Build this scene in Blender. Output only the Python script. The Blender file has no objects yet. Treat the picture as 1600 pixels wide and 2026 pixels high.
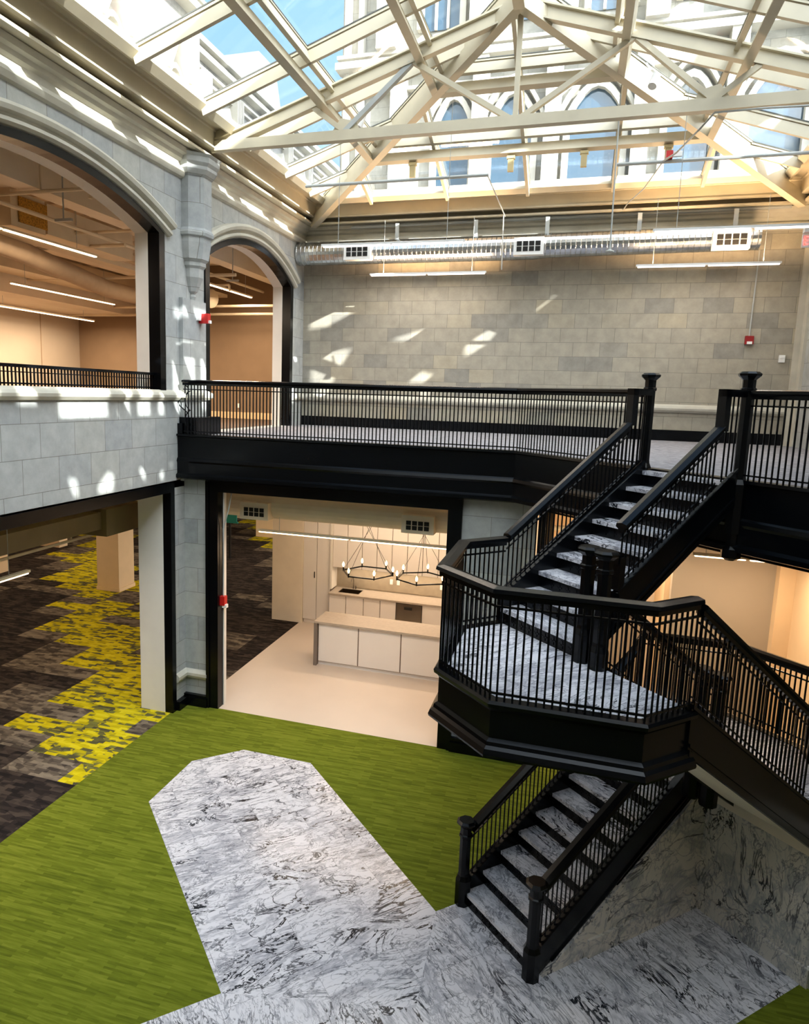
import bpy, math, random
from mathutils import Vector, Matrix
from mathutils.geometry import tessellate_polygon
random.seed(7)
SC = bpy.context.scene
COL = SC.collection
S2 = math.sqrt(.5)
R = math.radians

# ---------------------------------------------------------------- camera
cam = bpy.data.cameras.new('camera'); camo = bpy.data.objects.new('camera', cam); COL.objects.link(camo)
_y, _p, _r = R(17.0236), R(-8.4314), R(1.6943)
_f = Vector((-math.sin(_y)*math.cos(_p), math.cos(_y)*math.cos(_p), math.sin(_p)))
_a = Vector((math.cos(_y), math.sin(_y), 0)); _b = _a.cross(_f)
_rt = _a*math.cos(_r)+_b*math.sin(_r); _up = -_a*math.sin(_r)+_b*math.cos(_r)
M = Matrix((( _rt.x,_up.x,-_f.x,6.3297),(_rt.y,_up.y,-_f.y,-10.3596),(_rt.z,_up.z,-_f.z,5.5314),(0,0,0,1)))
camo.matrix_world = M
cam.sensor_fit = 'VERTICAL'; cam.sensor_height = 24; cam.sensor_width = 24
cam.lens = 1377.33/2026*24
cam.shift_x = (800-714.443)/2026; cam.shift_y = (984.082-1013)/2026
cam.clip_end = 300
SC.camera = camo

# ---------------------------------------------------------------- world, sun, exposure
SC.view_settings.view_transform = 'Standard'; SC.view_settings.look = 'None'
SC.view_settings.gamma = 1; SC.view_settings.use_curve_mapping = False
SC.view_settings.exposure = 1.0
SKY_STRENGTH = .6
SUN_GLOW = 11.0
SUN_STRENGTH = 10.0
SUN_DIR = Vector((-.69, .4485, -.4485))
w = bpy.data.worlds.new('sky'); SC.world = w; w.use_nodes = True
nt = w.node_tree; nt.nodes.clear()
out = nt.nodes.new('ShaderNodeOutputWorld'); bg = nt.nodes.new('ShaderNodeBackground')
tc = nt.nodes.new('ShaderNodeTexCoord'); sep = nt.nodes.new('ShaderNodeSeparateXYZ')
rmp = nt.nodes.new('ShaderNodeValToRGB')
rmp.color_ramp.elements[0].position = 0.0; rmp.color_ramp.elements[0].color = (.75,.90,1.05,1)
rmp.color_ramp.elements[1].position = 1.0; rmp.color_ramp.elements[1].color = (.30,.62,1.05,1)
e = rmp.color_ramp.elements.new(.5); e.color = (.42,.76,1.12,1)
nz = nt.nodes.new('ShaderNodeTexNoise'); nz.inputs['Scale'].default_value = 3.2; nz.inputs['Detail'].default_value = 7; nz.inputs['Distortion'].default_value = .6
mp = nt.nodes.new('ShaderNodeMapping'); mp.inputs['Scale'].default_value = (1,1,2.2)
cr = nt.nodes.new('ShaderNodeValToRGB'); cr.color_ramp.elements[0].position = .5; cr.color_ramp.elements[1].position = .72
mx = nt.nodes.new('ShaderNodeMixRGB'); mx.inputs['Color2'].default_value = (.95,.97,1,1)
L = nt.links.new
L(tc.outputs['Generated'], sep.inputs[0]); L(sep.outputs['Z'], rmp.inputs[0])
L(tc.outputs['Generated'], mp.inputs[0]); L(mp.outputs[0], nz.inputs['Vector']); L(nz.outputs['Fac'], cr.inputs[0])
L(cr.outputs[0], mx.inputs['Fac']); L(rmp.outputs[0], mx.inputs['Color1'])
# the sky grows white and bright toward the sun
dp = nt.nodes.new('ShaderNodeVectorMath'); dp.operation = 'DOT_PRODUCT'; L(tc.outputs['Generated'], dp.inputs[0]); dp.inputs[1].default_value = (-SUN_DIR).normalized()
gl = nt.nodes.new('ShaderNodeMapRange'); gl.inputs['From Min'].default_value = .25; gl.inputs['From Max'].default_value = 1.0; gl.inputs['To Min'].default_value = 0; gl.inputs['To Max'].default_value = 1
L(dp.outputs['Value'], gl.inputs['Value'])
gp = nt.nodes.new('ShaderNodeMath'); gp.operation = 'POWER'; gp.inputs[1].default_value = 1.5; L(gl.outputs[0], gp.inputs[0])
gm = nt.nodes.new('ShaderNodeMixRGB'); gm.blend_type = 'ADD'; gm.inputs['Color2'].default_value = (SUN_GLOW,SUN_GLOW*.97,SUN_GLOW*.92,1)
L(gp.outputs[0], gm.inputs['Fac']); L(mx.outputs[0], gm.inputs['Color1']); L(gm.outputs[0], bg.inputs['Color'])
bg.inputs['Strength'].default_value = SKY_STRENGTH; L(bg.outputs[0], out.inputs[0])
sl = bpy.data.lights.new('sun', 'SUN'); sl.energy = SUN_STRENGTH; sl.angle = R(.3); sl.color = (1,.95,.86)
so = bpy.data.objects.new('sun', sl); COL.objects.link(so); so.location = (20,-15,25)
so.rotation_euler = SUN_DIR.to_track_quat('-Z','Y').to_euler()
try:
    SC.cycles.max_bounces = 8; SC.cycles.transparent_max_bounces = 12; SC.cycles.sample_clamp_indirect = 6
    SC.cycles.caustics_reflective = False; SC.cycles.caustics_refractive = False
except Exception: pass

# ---------------------------------------------------------------- geometry helpers
class G:
    def __init__(s): s.v = []; s.f = []
    def quadbox(s, P):        # 8 points: bottom 4 ccw, top 4
        n = len(s.v); s.v += [tuple(p) for p in P]
        s.f += [(n,n+3,n+2,n+1),(n+4,n+5,n+6,n+7)]+[(n+i,n+(i+1)%4,n+4+(i+1)%4,n+4+i) for i in range(4)]
        return s
    def box(s, x0,x1,y0,y1,z0,z1):
        return s.quadbox([(x0,y0,z0),(x1,y0,z0),(x1,y1,z0),(x0,y1,z0),(x0,y0,z1),(x1,y0,z1),(x1,y1,z1),(x0,y1,z1)])
    def uvbox(s, u0,u1,v0,v1,z0,z1):   # box in the diagonal stair frame
        P = [(u0,v0),(u0,v1),(u1,v1),(u1,v0)]
        P = [((u+v)*S2,(u-v)*S2) for u,v in P]
        return s.quadbox([(x,y,z0) for x,y in P]+[(x,y,z1) for x,y in P])
    def poly(s, pts, z0, z1):          # vertical prism of a convex/concave plan polygon
        return s.ext([(x,y,z0) for x,y in pts], (0,0,z1-z0))
    def ext(s, pts, vec):              # polygon extruded along a vector
        n = len(s.v); k = len(pts); vec = Vector(vec)
        s.v += [tuple(p) for p in pts]+[tuple(Vector(p)+vec) for p in pts]
        for t in tessellate_polygon([[Vector(p) for p in pts]]):
            s.f += [(n+t[0],n+t[1],n+t[2]),(n+k+t[2],n+k+t[1],n+k+t[0])]
        s.f += [(n+i,n+(i+1)%k,n+k+(i+1)%k,n+k+i) for i in range(k)]
        return s
    def holed(s, outer, holes, fn, t0, t1):
        loops = [outer]+holes; flat = [p for l in loops for p in l]; n = len(s.v); k = len(flat)
        s.v += [fn(a,b,t0) for a,b in flat]+[fn(a,b,t1) for a,b in flat]
        for t in tessellate_polygon([[Vector((a,b,0)) for a,b in l] for l in loops]):
            s.f += [(n+t[0],n+t[1],n+t[2]),(n+k+t[2],n+k+t[1],n+k+t[0])]
        o = 0
        for l in loops:
            m = len(l); s.f += [(n+o+i,n+o+(i+1)%m,n+k+o+(i+1)%m,n+k+o+i) for i in range(m)]; o += m
        return s
    def bar(s, p0, p1, w, h, up=(0,0,1)):
        p0, p1, up = Vector(p0), Vector(p1), Vector(up); d = (p1-p0).normalized()
        a = d.cross(up)
        if a.length < 1e-5: a = d.cross(Vector((1,0,0)))
        a.normalize(); b = a.cross(d)
        q = lambda c,i,j: c+a*(i*w/2)+b*(j*h/2)
        return s.quadbox([q(p0,-1,-1),q(p0,1,-1),q(p0,1,1),q(p0,-1,1),q(p1,-1,-1),q(p1,1,-1),q(p1,1,1),q(p1,-1,1)])
    def ibeam(s, p0, p1, w, h, up=(0,0,1), t=.02):
        p0, p1, up = Vector(p0), Vector(p1), Vector(up); d = (p1-p0).normalized(); a = d.cross(up).normalized(); b = a.cross(d)
        s.bar(p0, p1, t, h, up); 
        for j in (-1,1): s.bar(p0+b*(j*(h-t)/2), p1+b*(j*(h-t)/2), w, t*1.3, up)
        return s
    def tube(s, pts, r, n=8, caps=True):
        pts = [Vector(p) for p in pts]; rings = []
        for i, p in enumerate(pts):
            d = (pts[min(i+1,len(pts)-1)]-pts[max(i-1,0)]).normalized()
            a = d.cross(Vector((0,0,1)));
            if a.length < 1e-4: a = d.cross(Vector((1,0,0)))
            a.normalize(); b = a.cross(d); rr = r[i] if isinstance(r,(list,tuple)) else r
            rings.append([p+a*(rr*math.cos(2*math.pi*k/n))+b*(rr*math.sin(2*math.pi*k/n)) for k in range(n)])
        m = len(s.v)
        for q in rings: s.v += [tuple(p) for p in q]
        for i in range(len(pts)-1):
            for k in range(n): s.f.append((m+i*n+k, m+i*n+(k+1)%n, m+(i+1)*n+(k+1)%n, m+(i+1)*n+k))
        if caps: s.f += [tuple(m+k for k in range(n-1,-1,-1)), tuple(m+(len(pts)-1)*n+k for k in range(n))]
        return s
    def lathe(s, c, prof, n=8, ph=None):     # prof: (radius, z) pairs
        ph = math.pi/n if ph is None else ph; m = len(s.v)
        for r, z in prof: s.v += [(c[0]+r*math.cos(ph+2*math.pi*k/n), c[1]+r*math.sin(ph+2*math.pi*k/n), c[2]+z) for k in range(n)]
        for i in range(len(prof)-1):
            for k in range(n): s.f.append((m+i*n+k, m+i*n+(k+1)%n, m+(i+1)*n+(k+1)%n, m+(i+1)*n+k))
        s.f += [tuple(m+k for k in range(n-1,-1,-1)), tuple(m+(len(prof)-1)*n+k for k in range(n))]
        return s
    def sweep(s, prof, path, closed=False):   # prof (lateral, up) points ccw; path keeps verticals vertical
        path = [Vector(p) for p in path]; n = len(path); k = len(prof); m = len(s.v)
        def nrm(i, j):
            d = path[j]-path[i]; d.z = 0; d.normalize(); return Vector((d.y,-d.x,0))
        for i in range(n):
            if closed: n0, n1 = nrm(i-1, i), nrm(i, (i+1)%n)
            else:
                n0 = nrm(i-1,i) if i > 0 else nrm(i,i+1); n1 = nrm(i,i+1) if i < n-1 else n0
            b = (n0+n1); b = b/ max(.3, b.length_squared/2)
            s.v += [tuple(path[i]+b*a+Vector((0,0,c))) for a, c in prof]
        for i in range(n if closed else n-1):
            j = (i+1) % n
            for q in range(k): s.f.append((m+i*k+q, m+i*k+(q+1)%k, m+j*k+(q+1)%k, m+j*k+q))
        if not closed:
            for base, rev in ((m, True), (m+(n-1)*k, False)):
                for t in tessellate_polygon([[Vector((a,c,0)) for a,c in prof]]):
                    s.f.append(tuple(base+x for x in (t if not rev else t[::-1])))
        return s
    def ball(s, c, r, n=8, m=6):
        return s.lathe(c, [(r*math.sin(math.pi*(i+.02)/(m+.04)), -r*math.cos(math.pi*(i+.02)/(m+.04))) for i in range(m+1)], n)

def W(u, v, z): return ((u+v)*S2, (u-v)*S2, z)

def obj(name, g, mat, parent=None, kind=None, label=None, smooth=False):
    me = bpy.data.meshes.new(name); off = Vector((0,0,0))
    if parent is not None:
        q = parent
        while q is not None: off += Vector(q.location); q = q.parent
    me.from_pydata([tuple(Vector(p)-off) for p in g.v], [], g.f); me.materials.append(mat)
    import bmesh
    bm = bmesh.new(); bm.from_mesh(me); bmesh.ops.recalc_face_normals(bm, faces=bm.faces); bm.to_mesh(me); bm.free()
    if smooth:
        for p in me.polygons: p.use_smooth = True
    o = bpy.data.objects.new(name, me); COL.objects.link(o)
    if parent is not None: o.parent = parent
    if kind: o['kind'] = kind
    if label: o['label'] = label
    return o
def tag(o, label, cat, group=None):
    o['label'] = label; o['category'] = cat
    if group: o['group'] = group
    return o
def thing(name, label, cat, loc=(0,0,0), group=None):
    o = bpy.data.objects.new(name, None); COL.objects.link(o); o.location = loc; o.empty_display_size = .2
    return tag(o, label, cat, group)
def single(name, g, mat, label, cat, group=None, smooth=False):
    return tag(obj(name, g, mat, smooth=smooth), label, cat, group)
def struct(name, g, mat, parent=None, smooth=False): return obj(name, g, mat, parent, kind='structure', smooth=smooth)
def sgroup(name, loc=(0,0,0)):
    o = bpy.data.objects.new(name, None); COL.objects.link(o); o.location = loc; o['kind'] = 'structure'; return o
def dup(root, loc, label=None, group=None):
    r = root.copy(); COL.objects.link(r); r.location = loc
    if label: r['label'] = label
    if group: r['group'] = group
    for ch in list(root.children):
        c = ch.copy(); COL.objects.link(c); c.parent = r
        for g in ch.children:
            d = g.copy(); COL.objects.link(d); d.parent = c
    return r

# ---------------------------------------------------------------- materials
def s2l(c): return tuple(((x/255)/12.92 if x/255 <= .04045 else ((x/255+.055)/1.055)**2.4) for x in c)+(1,)
class MT:
    def __init__(s, name, rough=.6, metal=0, spec=.5):
        s.m = bpy.data.materials.new(name); s.m.use_nodes = True; s.t = s.m.node_tree
        s.b = s.t.nodes['Principled BSDF']; s.b.inputs['Roughness'].default_value = rough; s.b.inputs['Metallic'].default_value = metal
        s.b.inputs['Specular IOR Level'].default_value = spec
    def n(s, t, **k):
        o = s.t.nodes.new('ShaderNode'+t)
        for a, b in k.items():
            if a in o.inputs: o.inputs[a].default_value = b
            else: setattr(o, a, b)
        return o
    def l(s, a, b): s.t.links.new(a, b)
    def coords(s, kind='Object', scale=(1,1,1), rot=(0,0,0), loc=(0,0,0)):
        c = s.n('TexCoord'); m = s.n('Mapping'); m.inputs['Scale'].default_value = scale; m.inputs['Rotation'].default_value = rot; m.inputs['Location'].default_value = loc
        s.l(c.outputs[kind], m.inputs[0]); return m.outputs[0]
    def geo(s):   # world position, so that patterns run on across separate meshes
        g = s.n('NewGeometry'); return g.outputs['Position']
    def vmap(s, src, scale=(1,1,1), rot=(0,0,0), loc=(0,0,0)):
        m = s.n('Mapping'); m.inputs['Scale'].default_value = scale; m.inputs['Rotation'].default_value = rot; m.inputs['Location'].default_value = loc
        s.l(src, m.inputs[0]); return m.outputs[0]
    def ramp(s, src, stops, interp='LINEAR'):
        r = s.n('ValToRGB'); r.color_ramp.interpolation = interp; e = r.color_ramp.elements
        e[0].position, e[0].color = stops[0]; e[1].position, e[1].color = stops[-1]
        for p, c in stops[1:-1]: x = e.new(p); x.color = c
        s.l(src, r.inputs[0]); return r.outputs[0]
    def mix(s, f, a, b, mode='MIX'):
        m = s.n('MixRGB', blend_type=mode)
        for i, x in ((0,f),(1,a),(2,b)):
            if hasattr(x, 'links'): s.l(x, m.inputs[i])
            else: m.inputs[i].default_value = x
        return m.outputs[0]
    def math(s, op, a, b=0.0):
        m = s.n('Math', operation=op)
        for i, x in ((0,a),(1,b)):
            if hasattr(x, 'links'): s.l(x, m.inputs[i])
            else: m.inputs[i].default_value = x
        return m.outputs[0]
    def bump(s, h, d=.01, st=.5):
        b = s.n('Bump'); b.inputs['Distance'].default_value = d; b.inputs['Strength'].default_value = st
        s.l(h, b.inputs['Height']); s.l(b.outputs[0], s.b.inputs['Normal'])
    def col(s, c):
        if hasattr(c, 'links'): s.l(c, s.b.inputs['Base Color'])
        else: s.b.inputs['Base Color'].default_value = c
        return s

def paint(name, rgb, rough=.5, var=.06, spec=.5, metal=0, nscale=3):
    m = MT(name, rough, metal, spec); p = m.coords()
    n = m.n('TexNoise', Scale=nscale, Detail=4.0); m.l(p, n.inputs['Vector'])
    c = s2l(rgb); d = tuple(x*(1-var*2) for x in c[:3])+(1,); e = tuple(min(1,x*(1+var)) for x in c[:3])+(1,)
    m.col(m.ramp(n.outputs['Fac'], [(.3,d),(.7,e)])); return m.m
def emit(name, rgb, st):
    m = MT(name); m.b.inputs['Base Color'].default_value = (.8,.8,.8,1); m.b.inputs['Emission Color'].default_value = s2l(rgb); m.b.inputs['Emission Strength'].default_value = st; return m.m

def stone(name, axis, bw=.54, bh=.30, c1=(176,172,160), c2=(150,150,146), c3=(196,186,160), mortar=(120,118,110), off=(0,0)):
    m = MT(name, .85, 0, .25); g = m.geo(); sp = m.n('SeparateXYZ'); m.l(g, sp.inputs[0])
    cb = m.n('CombineXYZ')
    if axis == 'x': m.l(sp.outputs['Y'], cb.inputs[0])
    elif axis == 'y': m.l(sp.outputs['X'], cb.inputs[0])
    else:
        m.l(m.math('SUBTRACT', sp.outputs['X'], sp.outputs['Y']), cb.inputs[0])
    m.l(sp.outputs['Z'], cb.inputs[1])
    v = m.vmap(cb.outputs[0], loc=(off[0],off[1],0))
    b = m.n('TexBrick'); m.l(v, b.inputs['Vector']); b.offset = .5
    b.inputs['Scale'].default_value = 1; b.inputs['Brick Width'].default_value = bw; b.inputs['Row Height'].default_value = bh
    b.inputs['Mortar Size'].default_value = .004; b.inputs['Mortar Smooth'].default_value = .3; b.inputs['Bias'].default_value = 0
    b.inputs['Color1'].default_value = (0,0,0,1); b.inputs['Color2'].default_value = (1,1,1,1); b.inputs['Mortar'].default_value = (.5,.5,.5,1)
    base = m.ramp(b.outputs['Color'], [(0,s2l(c2)),(.12,s2l(c2)),(.3,s2l(c1)),(.75,s2l(c1)),(1,s2l(c3))])
    n = m.n('TexNoise', Scale=5.0, Detail=8.0, Roughness=.65); m.l(g, n.inputs['Vector'])
    base = m.mix(.35, base, m.ramp(n.outputs['Fac'], [(.35,s2l([x*.82 for x in c1])),(.65,s2l([min(255,x*1.1) for x in c1]))]))
    m.col(m.mix(b.outputs['Fac'], base, s2l(mortar)))
    m.bump(m.math('SUBTRACT', n.outputs['Fac'], b.outputs['Fac']), .004, .5); return m.m

def marble(name, rot, bw, bh, scale=1.0, warm=0, tiles=True, dark=1.0):
    m = MT(name, .22, 0, .5); g = m.vmap(m.geo(), rot=(0,0,rot))
    vec = g
    if tiles:
        b = m.n('TexBrick'); m.l(g, b.inputs['Vector']); b.offset = .37
        b.inputs['Scale'].default_value = 1; b.inputs['Brick Width'].default_value = bw; b.inputs['Row Height'].default_value = bh
        b.inputs['Mortar Size'].default_value = .0022; b.inputs['Mortar Smooth'].default_value = .1
        b.inputs['Color1'].default_value = (0,0,0,1); b.inputs['Color2'].default_value = (1,1,1,1); b.inputs['Mortar'].default_value = (.5,.5,.5,1)
        sh = m.mix(1.0, b.outputs['Color'], (17,23,9,1), 'MULTIPLY')
        va = m.n('VectorMath', operation='ADD'); m.l(g, va.inputs[0]); m.l(sh, va.inputs[1]); vec = va.outputs[0]
    st = m.vmap(vec, scale=(1.0*scale,2.5*scale,1.1*scale), rot=(0,0,.16))
    n1 = m.n('TexNoise', Scale=1.5, Detail=10.0, Roughness=.62, Distortion=1.1); m.l(st, n1.inputs['Vector'])
    n2 = m.n('TexNoise', Scale=1.15, Detail=9.0, Roughness=.6, Distortion=2.2); m.l(st, n2.inputs['Vector'])
    n4 = m.n('TexNoise', Scale=3.1, Detail=8.0, Roughness=.6, Distortion=1.6); m.l(st, n4.inputs['Vector'])
    W0 = s2l((222-warm,221-warm*1.5,226-warm*3)); G1 = s2l((176-warm,176-warm,184-warm*2)); G2 = s2l((128-warm,129-warm,138-warm*2))
    base = m.ramp(n1.outputs['Fac'], [(0,W0),(.5,W0),(.58,G1),(.64,W0),(.68,G2),(.78,G1)])
    k = s2l((36*dark,38*dark,44*dark))
    msk = m.n('TexNoise', Scale=1.1, Detail=3.0); m.l(vec, msk.inputs['Vector'])
    mm = m.ramp(msk.outputs['Fac'], [(.46,(0,0,0,1)),(.6,(1,1,1,1))])
    thin = m.math('ABSOLUTE', m.math('SUBTRACT', n4.outputs['Fac'], .5))
    c = m.mix(m.ramp(thin, [(0,(.75,.75,.75,1)),(.012,(.5,.5,.5,1)),(.03,(0,0,0,1))]), base, s2l((140,141,150)))
    v2 = m.math('ABSOLUTE', m.math('SUBTRACT', n2.outputs['Fac'], .5))
    c = m.mix(m.ramp(v2, [(0,(.8,.8,.8,1)),(.008,(.5,.5,.5,1)),(.02,(0,0,0,1))]), c, s2l((96,98,106)))
    c = m.mix(m.mix(1.0, m.ramp(v2, [(0,(1,1,1,1)),(.012,(1,1,1,1)),(.022,(0,0,0,1))]), mm, 'MULTIPLY'), c, k)
    c = m.mix(m.mix(1.0, m.ramp(n2.outputs['Fac'], [(.66,(0,0,0,1)),(.7,(.92,.92,.92,1))]), mm, 'MULTIPLY'), c, k)
    if tiles: c = m.mix(m.math('MULTIPLY', b.outputs['Fac'], .6), c, s2l((120,120,124)))
    m.col(c); return m.m

def green_carpet():
    m = MT('green_carpet', .95, 0, .1); g = m.geo()
    a = m.n('TexNoise', Scale=1.0, Detail=5.0, Roughness=.6); m.l(m.vmap(g, scale=(3.2,42,1), rot=(0,0,R(-3))), a.inputs['Vector'])
    b = m.n('TexBrick'); m.l(m.vmap(g, rot=(0,0,R(-3))), b.inputs['Vector']); b.offset = .37
    b.inputs['Scale'].default_value = 1; b.inputs['Brick Width'].default_value = .31; b.inputs['Row Height'].default_value = .033; b.inputs['Mortar Size'].default_value = 0
    b.inputs['Color1'].default_value = (0,0,0,1); b.inputs['Color2'].default_value = (1,1,1,1)
    f = m.math('ADD', m.math('MULTIPLY', a.outputs['Fac'], .75), m.math('MULTIPLY', b.outputs['Color'], .25))
    m.col(m.ramp(f, [(.3,s2l((80,90,22))),(.5,s2l((98,108,28))),(.7,s2l((118,126,40)))]))
    h = m.n('TexNoise', Scale=180.0, Detail=2.0); m.l(g, h.inputs['Vector']); m.bump(h.outputs['Fac'], .003, .4); return m.m

def pattern_carpet(name='pattern_carpet', yellow=True):
    m = MT(name, .95, 0, .1); g = m.geo()
    sn = m.n('VectorMath', operation='SNAP'); m.l(m.vmap(g, loc=(.33,.35,0)), sn.inputs[0]); sn.inputs[1].default_value = (.98,.49,50)
    wn = m.n('TexWhiteNoise'); m.l(sn.outputs[0], wn.inputs['Vector'])
    sp = m.n('SeparateXYZ'); m.l(sn.outputs[0], sp.inputs[0])
    s = m.math('ADD', m.math('MULTIPLY', sp.outputs['X'], .78), m.math('MULTIPLY', sp.outputs['Y'], .62))
    d = m.math('ABSOLUTE', m.math('ADD', s, 1.35 if yellow else 900.0))
    d2 = m.math('ADD', m.math('ABSOLUTE', m.math('SUBTRACT', s, 5.2)), .25)
    d = m.math('MINIMUM', d, d2)
    t = m.math('ADD', d, m.math('MULTIPLY', m.math('SUBTRACT', wn.outputs['Value'], .5), 1.15))
    spy = m.n('SeparateXYZ'); m.l(g, spy.inputs[0])
    t = m.math('ADD', t, m.math('MULTIPLY', m.math('LESS_THAN', spy.outputs['Y'], -2.86), 3.0))
    yel = m.ramp(t, [(0,(1,1,1,1)),(.84,(1,1,1,1)),(.845,(.0,.0,.0,1)),(1,(0,0,0,1))], 'CONSTANT')
    mid = m.ramp(m.math('MULTIPLY', t, .5), [(0,(1,1,1,1)),(.72,(0,0,0,1)),(1,(0,0,0,1))], 'CONSTANT')
    # fine broken grid inside each tile
    br = m.n('TexBrick'); m.l(m.vmap(g, rot=(0,0,R(0))), br.inputs['Vector']); br.offset = .33
    br.inputs['Scale'].default_value = 1; br.inputs['Brick Width'].default_value = .21; br.inputs['Row Height'].default_value = .07; br.inputs['Mortar Size'].default_value = .0
    br.inputs['Color1'].default_value = (0,0,0,1); br.inputs['Color2'].default_value = (1,1,1,1)
    vo = m.n('TexVoronoi', Scale=6.0); m.l(m.vmap(g, scale=(1,2.2,1)), vo.inputs['Vector'])
    vs = m.n('SeparateXYZ'); m.l(vo.outputs['Color'], vs.inputs[0])
    f = m.math('ADD', m.math('MULTIPLY', br.outputs['Color'], .55), m.math('MULTIPLY', vs.outputs['X'], .45))
    dk = m.ramp(f, [(.2,s2l((28,25,25))),(.5,s2l((44,38,36))),(.8,s2l((66,58,52)))])
    lt = m.ramp(f, [(.2,s2l((58,52,48))),(.5,s2l((92,84,74))),(.8,s2l((124,114,100)))])
    ye = m.ramp(f, [(.2,s2l((74,72,52))),(.36,s2l((112,112,54))),(.40,s2l((160,150,20))),(.6,s2l((192,178,16))),(.85,s2l((204,192,36)))])
    wn2 = m.ramp(m.math('FRACT', m.math('MULTIPLY', wn.outputs['Value'], 7.3)), [(0,(0,0,0,1)),(.9,(0,0,0,1)),(.91,(1,1,1,1)),(1,(1,1,1,1))], 'CONSTANT')
    c = m.mix(m.mix(1.0, mid, wn2, 'ADD'), dk, lt)
    c = m.mix(yel, c, ye); m.col(c)
    h = m.n('TexNoise', Scale=160.0, Detail=2.0); m.l(g, h.inputs['Vector']); m.bump(h.outputs['Fac'], .003, .4); return m.m

def gray_carpet():
    m = MT('gray_carpet', .95, 0, .1); g = m.geo()
    a = m.n('TexNoise', Scale=1.0, Detail=5.0, Roughness=.7); m.l(m.vmap(g, scale=(9,46,1)), a.inputs['Vector'])
    m.col(m.ramp(a.outputs['Fac'], [(.35,s2l((98,96,100))),(.5,s2l((140,138,142))),(.66,s2l((178,176,178)))])); return m.m

def glass_pane(name, tint=(.93,.97,1,1), gl=.06):
    m = bpy.data.materials.new(name); m.use_nodes = True; t = m.node_tree; t.nodes.clear()
    o = t.nodes.new('ShaderNodeOutputMaterial'); a = t.nodes.new('ShaderNodeBsdfTransparent'); a.inputs[0].default_value = tint
    b = t.nodes.new('ShaderNodeBsdfGlossy'); b.inputs['Roughness'].default_value = .03; x = t.nodes.new('ShaderNodeMixShader'); x.inputs[0].default_value = gl
    t.links.new(a.outputs[0], x.inputs[1]); t.links.new(b.outputs[0], x.inputs[2]); t.links.new(x.outputs[0], o.inputs[0]); return m

def duct_metal():
    m = MT('galvanized_metal', .2, 1.0); g = m.geo(); sp = m.n('SeparateXYZ'); m.l(g, sp.inputs[0])
    n = m.n('TexNoise', Scale=7.0, Detail=5.0); m.l(g, n.inputs['Vector'])
    m.col(m.ramp(n.outputs['Fac'], [(.3,s2l((186,192,198))),(.7,s2l((224,230,236)))]))
    wv = m.n('TexWave', Scale=3.2, Distortion=0.0); wv.bands_direction = 'X'; m.l(g, wv.inputs['Vector'])
    hh = m.ramp(wv.outputs['Fac'], [(0,(0,0,0,1)),(.9,(0,0,0,1)),(1,(1,1,1,1))]); m.bump(hh, .012, .7); return m.m

BLACK = paint('black_painted_steel', (6,8,11), .24, .1, .22)
CREAM = paint('cream_painted_steel', (200,190,166), .45, .04)
GRAYSTEEL = paint('grey_painted_steel', (176,180,178), .4, .05)
STONE_X = stone('limestone_side', 'x', .62, .43, (172,174,172), (158,162,164), (180,180,172), off=(.2,.1))
STONE_Y = stone('limestone_back', 'y', .54, .295, (164,158,144), (136,134,128), (176,166,144), off=(.1,.05))
STONE_P = stone('limestone_pier', 'y', .9, .43, (164,166,162), (140,144,144), (182,180,170), off=(-.25,.1))
STONE_D = stone('limestone_diag', 'd', .54, .295)
MOULD = paint('limestone_moulding', (196,192,178), .8, .07, .25)
WHITEPLASTER = paint('white_plaster', (226,222,214), .8, .02, .2)
TAN = paint('tan_wall_paint', (232,204,164), .8, .02, .2)
TAN2 = paint('warm_grey_wall_paint', (180,167,148), .8, .05, .2, nscale=.6)
CEIL = paint('cream_ceiling_paint', (234,222,202), .8, .03, .2)
DUCTP = paint('cream_painted_duct', (222,208,180), .5, .03, .4)
WHITE = paint('white_enamel', (236,236,234), .4, .02)
CABINET = paint('white_cabinet_laminate', (232,226,220), .4, .01)
COUNTER = paint('greige_quartz', (176,164,150), .3, .05, nscale=14)
BACKSPLASH = paint('taupe_backsplash', (168,156,136), .35, .05, nscale=8)
STAINLESS = paint('brushed_stainless', (150,144,134), .3, .05, metal=1.0)
CREAMFLOOR = paint('cream_vinyl', (206,192,178), .35, .02, nscale=1.2)
REDP = paint('red_enamel', (190,26,24), .35, .03)
DARK = paint('dark_void', (20,18,16), .8)
TEAL = paint('teal_panel', (16,110,96), .7, .03)
FILTER = paint('ochre_filter', (190,140,50), .9, .3, nscale=40)
FABROWN = paint('brown_base_rubber', (40,32,28), .7)
OUTSTONE = stone('sunlit_limestone', 'y', .7, .4, (150,148,140), (136,136,130), (160,154,140), mortar=(100,98,92))
OUTSTONE_X = stone('sunlit_limestone_side', 'x', .7, .4, (140,138,134), (128,126,122), (148,144,134), mortar=(96,94,90))
OUTDARK = paint('slate_roof', (70,84,96), .6)
PANEOUT = MT('facade_glass', .08, 0, 1.0); PANEOUT.col(s2l((40,66,84))); PANEOUT = PANEOUT.m
GLASS = glass_pane('skylight_glass')
GALV = duct_metal()
GREEN = green_carpet(); PCARPET = pattern_carpet(); GCARPET = gray_carpet()
MARB_PATH = marble('marble_path_tiles', R(-45), .85, .43)
MARB_PLAZA = marble('marble_plaza_tiles', R(45), .8, .42)
MARB_SLAB = marble('marble_slab', R(-45), 1, 1, scale=1.0, tiles=False)
MARB_TREAD = marble('marble_tread', R(45), 1, 1, scale=1.3, tiles=False)
MARB_WALL = marble('marble_wall_slab', R(-45), 1, 1, scale=.9, warm=10, tiles=False)
BULB = emit('candle_bulb_glow', (255,190,110), 14)
TUBE_W = emit('warm_tube_glow', (255,214,170), 3.5)
TUBE_N = emit('neutral_tube_glow', (255,236,224), 2.2)

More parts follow.
